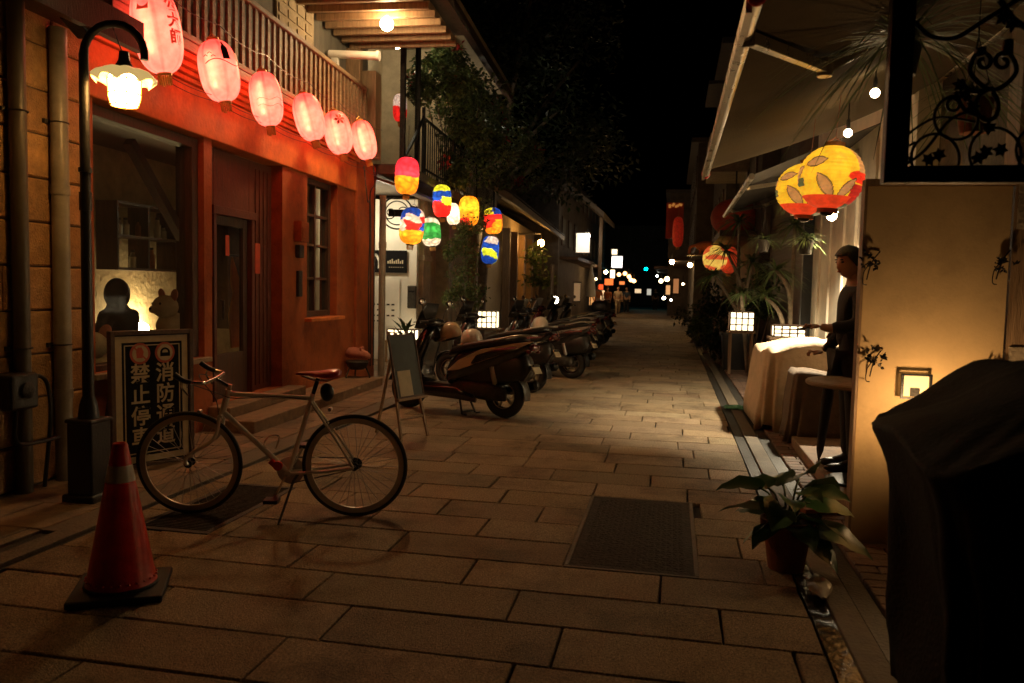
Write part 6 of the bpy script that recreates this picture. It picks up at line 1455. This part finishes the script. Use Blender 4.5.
# ================================================================== FAR END OF THE STREET
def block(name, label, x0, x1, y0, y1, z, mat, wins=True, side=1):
    t = thing(name, label, 'house', ((x0+x1)/2, y0, 0)); q = MB(); q.bb(x0, x1, y0, y1, 0, z); q.build('wall', M[mat], t)
    q = MB(); q.bb(x0-.3, x1+.3, y0-.2, y1+.1, z+.003, z+.2); q.build('roof', M['roof'], t)
    fx = x0 if side > 0 else x1
    if wins:
        y = y0+1.0
        while y < y1-1.5:
            for zz in (3.6,) if z < 6 else (3.6, 6.2):
                q = MB(); q.bb(fx-.05, fx+.05, y, y+1.1, zz, zz+1.4); w = q.build('window', M['darkwood'], t); q = MB(); q.bb(fx-.06, fx+.06, y+.08, y+1.02, zz+.08, zz+1.32); q.build('pane', M['lens'], w)
            y += 2.4
    q = MB(); q.bb(fx-.9 if side > 0 else fx+.003, fx-.003 if side > 0 else fx+.9, y0+.5, y1-.5, 2.9, 3.05); q.build('canopy', M['darkwood'], t)
    return t
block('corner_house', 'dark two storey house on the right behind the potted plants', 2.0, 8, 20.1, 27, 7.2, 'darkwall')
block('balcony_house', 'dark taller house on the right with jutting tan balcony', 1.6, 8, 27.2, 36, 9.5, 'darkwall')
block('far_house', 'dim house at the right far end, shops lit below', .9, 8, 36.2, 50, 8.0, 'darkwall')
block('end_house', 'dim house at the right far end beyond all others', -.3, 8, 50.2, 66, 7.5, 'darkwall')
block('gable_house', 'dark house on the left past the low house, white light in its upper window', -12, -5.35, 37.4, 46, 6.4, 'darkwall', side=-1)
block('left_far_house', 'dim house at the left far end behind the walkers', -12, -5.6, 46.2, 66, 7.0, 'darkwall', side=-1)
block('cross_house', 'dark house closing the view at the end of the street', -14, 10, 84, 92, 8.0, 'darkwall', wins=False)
t = thing('jutting_balcony', 'small tan balcony jutting from the dark house on the right', 'balcony', (1.3, 25, 4.5)); q = MB(); q.bb(.9, 2.0, 23.5, 26, 4.9, 5.05); q.bb(.9, 1.0, 23.5, 26, 5.051, 6.0); q.bb(1.001, 2.0, 23.5, 23.6, 5.051, 6.0); q.build('parapet', M['stone'], t); q = MB(); q.bb(.8, 2.0, 23.3, 26.2, 7.3, 7.4); q.build('roof', M['roof'], t)
t = thing('gable_eaves', 'pale timber eaves of the gabled house above the white lit window', 'eaves', Yp(590, 205, 38)); a, b_ = Yp(568, 182, 38), Yp(604, 212, 38); q = MB(); q.prism([a, b_, b_+Vector((0, 0, -.25)), a+Vector((0, 0, -.25))], (0, 7, 0)); q.build('board', M['paleroof'], t); q = MB(); q.prism([b_+Vector((-.05, 0, -.252)), b_+Vector((-.2, 0, -.252)), b_+Vector((-.2, 0, -3.2)), b_+Vector((-.05, 0, -3.2))], (0, .2, 0)); q.build('post', M['wood'], t)
def far_globe(label, px, py, y, r, colr, s, group='far globe lamps', name='globe_lamp'):
    c = Yp(px, py, y); t = thing(name, label, 'lamp', c, 0, group); q = MB(); q.ball(c, r*.6, None, 12, 8); q.build('globe', EM('g_'+str(len(bpy.data.materials)), colr, s*1.4), t, smooth=True)
    q = MB(); q.tube([c+Vector((0, 0, r*.9)), c+Vector((0, 0, r+.25))], .02, 5); q.build('hanger', M['iron'], t); return t
def far_box(label, px, py, y, w, hh, colr, s, cat='lit sign', name='lit_sign', d=.12):
    c = Yp(px, py, y); w *= y/796; hh *= y/796; t = thing(name, label, cat, c); q = MB(); q.bb(c.x-w/2, c.x+w/2, y-d, y+d, c.z-hh/2, c.z+hh/2); q.build('face', EM('b_'+str(len(bpy.data.materials)), colr, s), t)
    q = MB(); frame3 = [(-w/2-.04, w/2+.04, hh/2, hh/2+.05), (-w/2-.04, w/2+.04, -hh/2-.05, -hh/2)]
    for a, b, c_, d_ in frame3: q.bb(c.x+a, c.x+b, y-d-.02, y+d+.02, c.z+c_, c.z+d_)
    q.build('frame', M['iron'], t); return t
far_box('white lit box sign high above the walkers', 617, 262, 44, 10, 11, (1, .9, .82), 2.6)
far_box('small cream lit box right above the white box sign', 614.5, 252, 43, 5, 5, (1, .8, .5), 1.6)
far_box('narrow cream lit lantern box under the white box sign', 612.5, 274, 43, 4, 8, (1, .78, .45), 2.6)
far_box('white glowing upper window of the gabled house', 583, 243, 37.2, 13, 19, (1, .80, .58), .85, 'lit window', 'lit_window')
far_globe('white spot lamp at the glowing upper window', 588, 236, 36.8, .14, (1, .92, .8), 30, None)
far_box('red orange lit shop sign over the walkers', 609, 282, 46, 8, 6, (1, .16, .03), 1.0)
far_box('second red lit sign left of the walkers', 601, 287, 44, 4, 5, (1, .10, .02), .9)
for px, py, lab in ((619, 274.5, 'first'), (625, 273.5, 'second'), (629, 276.5, 'third'), (631, 280, 'fourth'), (634, 281, 'fifth')): far_globe(f'warm bulb of the curved string over the street end, {lab} from the white sign', px, py, 48, .20, (1, .50, .16), 3.2, 'string of warm bulbs at the street end')
far_globe('cyan green signal light at the far end of the street', 646, 269, 70, .22, (.0, .75, .85), 16, None, 'signal_lamp')
far_globe('large yellow globe lamp at a shop on the right', 690, 265, 26, .13, (1, .58, .16), 32, None)
far_globe('small warm bulb by the yellow globe, one of two lower ones', 661, 281, 40, .16, (1, .66, .3), 12); far_globe('small pale bulb by the kerb at the right far end', 664, 298, 42, .14, (1, .8, .5), 12); far_globe('warm bulb of a pair at the right far end, upper one', 667, 279, 41, .2, (1, .6, .25), 10); far_globe('tiny white lamp low in the middle of the street end', 663, 298.5, 55, .1, (1, .9, .7), 10)
far_globe('tiny white lamp far off left of the right bulbs', 657, 276, 62, .14, (.9, 1, .85), 14)
far_globe('lamp at the far house lighting the street end, left side', 606, 272, 50, .18, (1, .62, .26), 55)
far_globe('lamp at the far house lighting the street end, right side', 672, 262, 38, .18, (1, .62, .26), 55)
def pat_y(u, v): return (1, .62, .1) if noise.noise(Vector((u*6, v*5, 1))) > -.12 else (.8, .12, .03)
c = Yp(715, 258, 24); make_lantern('large yellow-red shop lantern at a dark house on the right', c, 0, rotm('X', 0), .75, .35, pat_y, PAPER('lanternshop', .5, .02), 'shop lanterns on the right', e=2.2, cap='iron', hang=.6)
c = Yp(729, 260, 24.5); make_lantern('red shop lantern beside the yellow-red one', c, 0, rotm('X', 0), .8, .24, lambda u, v: (.8, .07, .02), PAPER('lanternred', .2, .02), 'shop lanterns on the right', e=2.8, cap='iron', hang=.6)
c = Yp(678, 232, 30); make_lantern('slim red lantern under the red and gold sign', c, 0, rotm('X', 0), 1.1, .2, lambda u, v: (.9, .05, .02), PAPER('lanternred2', .06, .02), 'shop lanterns on the right', e=3, cap='gold', hang=.6)
c = Yp(675, 212, 31); t = thing('red_sign', 'tall dark red sign with gold marks on the right dark house', 'sign', c); q = MB(); q.bb(c.x-.32, c.x+.32, 31, 31.1, c.z-1.0, c.z+.35); q.build('board', M['redpaper'], t); q = MB(); rr = random.Random(3)
for k in range(4): q.box((c.x-.2+.13*k, 30.98, c.z+.22+.05*(k % 2)), (.09, .02, .14), rotm('Y', k*.6))
q.build('mark', EM('goldmark', (1, .4, .08), .2), t)
c = Yp(735, 218, 21.5); t = thing('red_parasol', 'round dark red disc of a folded parasol or lantern behind the dracaena', 'lantern', c); q = MB(); q.ball(c, (.62, .5, .5)); q.build('shade', M['redpaper'], t, smooth=True); q = MB(); q.tube([c+Vector((0, 0, .49)), c+Vector((0, 0, 1.2))], .02, 5); q.build('hanger', M['iron'], t)
c = Yp(707, 246, 25); t = thing('cat_figure', 'orange animal figure above the yellow-red shop lantern', 'figure', c); q = MB(); q.ball(c, (.36, .14, .15)); q.ball(c+Vector((.32, 0, .1)), (.14, .12, .12)); q.tube(spline([c+Vector((-.3, 0, .02)), c+Vector((-.5, 0, -.05)), c+Vector((-.52, 0, -.3))], 5), .04, 6)
for a in (-.2, .2): q.tube([c+Vector((a, 0, -.05)), c+Vector((a, 0, -.24))], .04, 6)
q.build('body', M['cloth_orange'], t, smooth=True); q = MB(); q.bb(c.x-.6, c.x+.6, c.y-.2, c.y+.2, c.z-.30, c.z-.25); q.build('shelf', M['darkwood'], t)

for k, (px, py, y, w, hh, cc, st, lab) in enumerate(((592, 297, 44, 5, 16, (1, .45, .14), .55, 'warm lit shop opening behind the orange walkers'), (602, 296, 52, 5, 11, (1, .62, .3), .8, 'small cream lit shop window left of the cream walker'), (577, 292, 39, 6, 18, (1, .6, .3), .12, 'dim amber shop window under the gabled house'), (638, 291, 64, 6, 4, (1, .7, .4), .6, 'tiny lit shop window far off beyond the string of bulbs'), (649, 292, 64, 4, 6, (.9, .85, .7), .35, 'tiny pale lit door at the far street end'), (668, 290, 44, 4, 9, (1, .5, .2), .45, 'narrow amber lit shop door on the right far end'), (676, 286, 37, 5, 14, (1, .4, .15), .22, 'dim orange shop opening beyond the yellow globe lamp'), (622, 283, 50, 5, 3, (1, .25, .06), .8, 'small orange lit sign under the string of bulbs'))):
    far_box(lab, px, py, y, w, hh, cc, st, 'lit window', 'lit_window', .05)
for px, py, y, r_, cc, st, lab in ((596, 279, 45, .1, (1, .6, .25), 14, 'tiny warm bulb above the red lit signs'), (683, 284, 33, .08, (1, .6, .25), 12, 'tiny amber bulb under the yellow globe lamp'), (671, 300, 36, .08, (1, .8, .5), 9, 'tiny low lamp by the dark bushes on the right')):
    far_globe(lab, px, py, y, r_, cc, st)
def walker(label, foot, hgt, cloth, legs, yaw=0.0, step=.12, arm=.1, hold=None):
    t = thing('person', label, 'person', foot, yaw, 'people walking at the street end'); k = hgt/1.72
    V = lambda x, y, z: Vector((x, y, z))*k
    vs = [(V(0, 0, .93), (.16*k, .11*k)), (V(0, 0, 1.15), (.14*k, .1*k)), (V(0, 0, 1.34), (.19*k, .11*k)), (V(0, 0, 1.45), .07*k), (V(0, 0, 1.52), .05*k),
      (V(-.2, 0, 1.38), .06*k), (V(-.25, arm, 1.12), .048*k), (V(-.24, -arm, .88), .035*k), (V(.2, 0, 1.38), .06*k), (V(.25, -arm*.5, 1.12), .048*k), (V(.22, -arm, .88), .035*k),
      (V(-.09, 0, .86), .095*k), (V(-.1, -step, .48), .068*k), (V(-.1, -step*.6, .07), .045*k), (V(.09, 0, .86), .095*k), (V(.1, step*.7, .48), .068*k), (V(.1, step*1.4, .07), .045*k)]
    ed = [(0, 1), (1, 2), (2, 3), (3, 4), (2, 5), (5, 6), (6, 7), (2, 8), (8, 9), (9, 10), (0, 11), (11, 12), (12, 13), (0, 14), (14, 15), (15, 16)]
    q = skinned(vs, ed, 0, 1); head_into(q, V(0, -.01, 1.61), (0, -1, 0), .095*k)
    for i in (7, 10): q.ball(vs[i][0]-Vector((0, 0, .07)), (.03, .02, .06), None, 8, 6)
    for i in (13, 16): q.ball(vs[i][0]+Vector((0, -.05, -.03)), (.04, .11, .035), None, 8, 6)
    q.build('body', M['skin'], t, smooth=True, world=False)
    def sb(idx, d): m_ = {v: i for i, v in enumerate(idx)}; return skinned([(vs[i][0], tuple(x+d for x in vs[i][1]) if isinstance(vs[i][1], tuple) else vs[i][1]+d) for i in idx], [(m_[a], m_[b]) for a, b in ed if a in m_ and b in m_], m_[0], 1)
    sb([0, 1, 2, 5, 6, 8, 9], .018).build('shirt', M[cloth], t, smooth=True, world=False); sb([0, 11, 12, 13, 14, 15, 16], .018).build('trousers', M[legs], t, smooth=True, world=False)
    q = MB(); q.ball(V(0, .012, 1.645), (.085*k, .1*k, .1*k), None, 12, 8); q.build('hair', M['hair'], t, smooth=True, world=False)
walker('walker in a cream top and cream trousers, in the middle of the street end', Gp(617.5, 314), 1.72, 'cloth_cream', 'cloth_cream', R(10))
walker('walker in an orange top and dark trousers, left of the one in cream', Gp(607, 315), 1.66, 'cloth_orange', 'cloth_black', R(-15))
walker('walker in a long orange coat nearest the left shops', Gp(597, 317), 1.75, 'cloth_orange', 'cloth_orange', R(25))
walker('walker in dark blue right of the one in cream', Gp(626, 313.5), 1.7, 'cloth_blue', 'cloth_black', R(-5))
walker('walker in black far off in the middle of the street', Gp(655, 311), 1.66, 'cloth_black', 'cloth_black', R(0))
c = Gp(590, 318); t = thing('white_umbrella', 'closed white umbrella on a pole beside the left shops near the walkers', 'umbrella', c); q = MB(); q.lathe([(.02, 1.1), (.28, 1.15), (.2, 1.9), (.06, 2.7), (.02, 2.8)], 12, Matrix.Translation(c)); q.build('canopy', M['white'], t, smooth=40); q = MB(); q.tube([c, c+Vector((0, 0, 2.85))], .025, 6); q.build('pole', M['iron'], t)
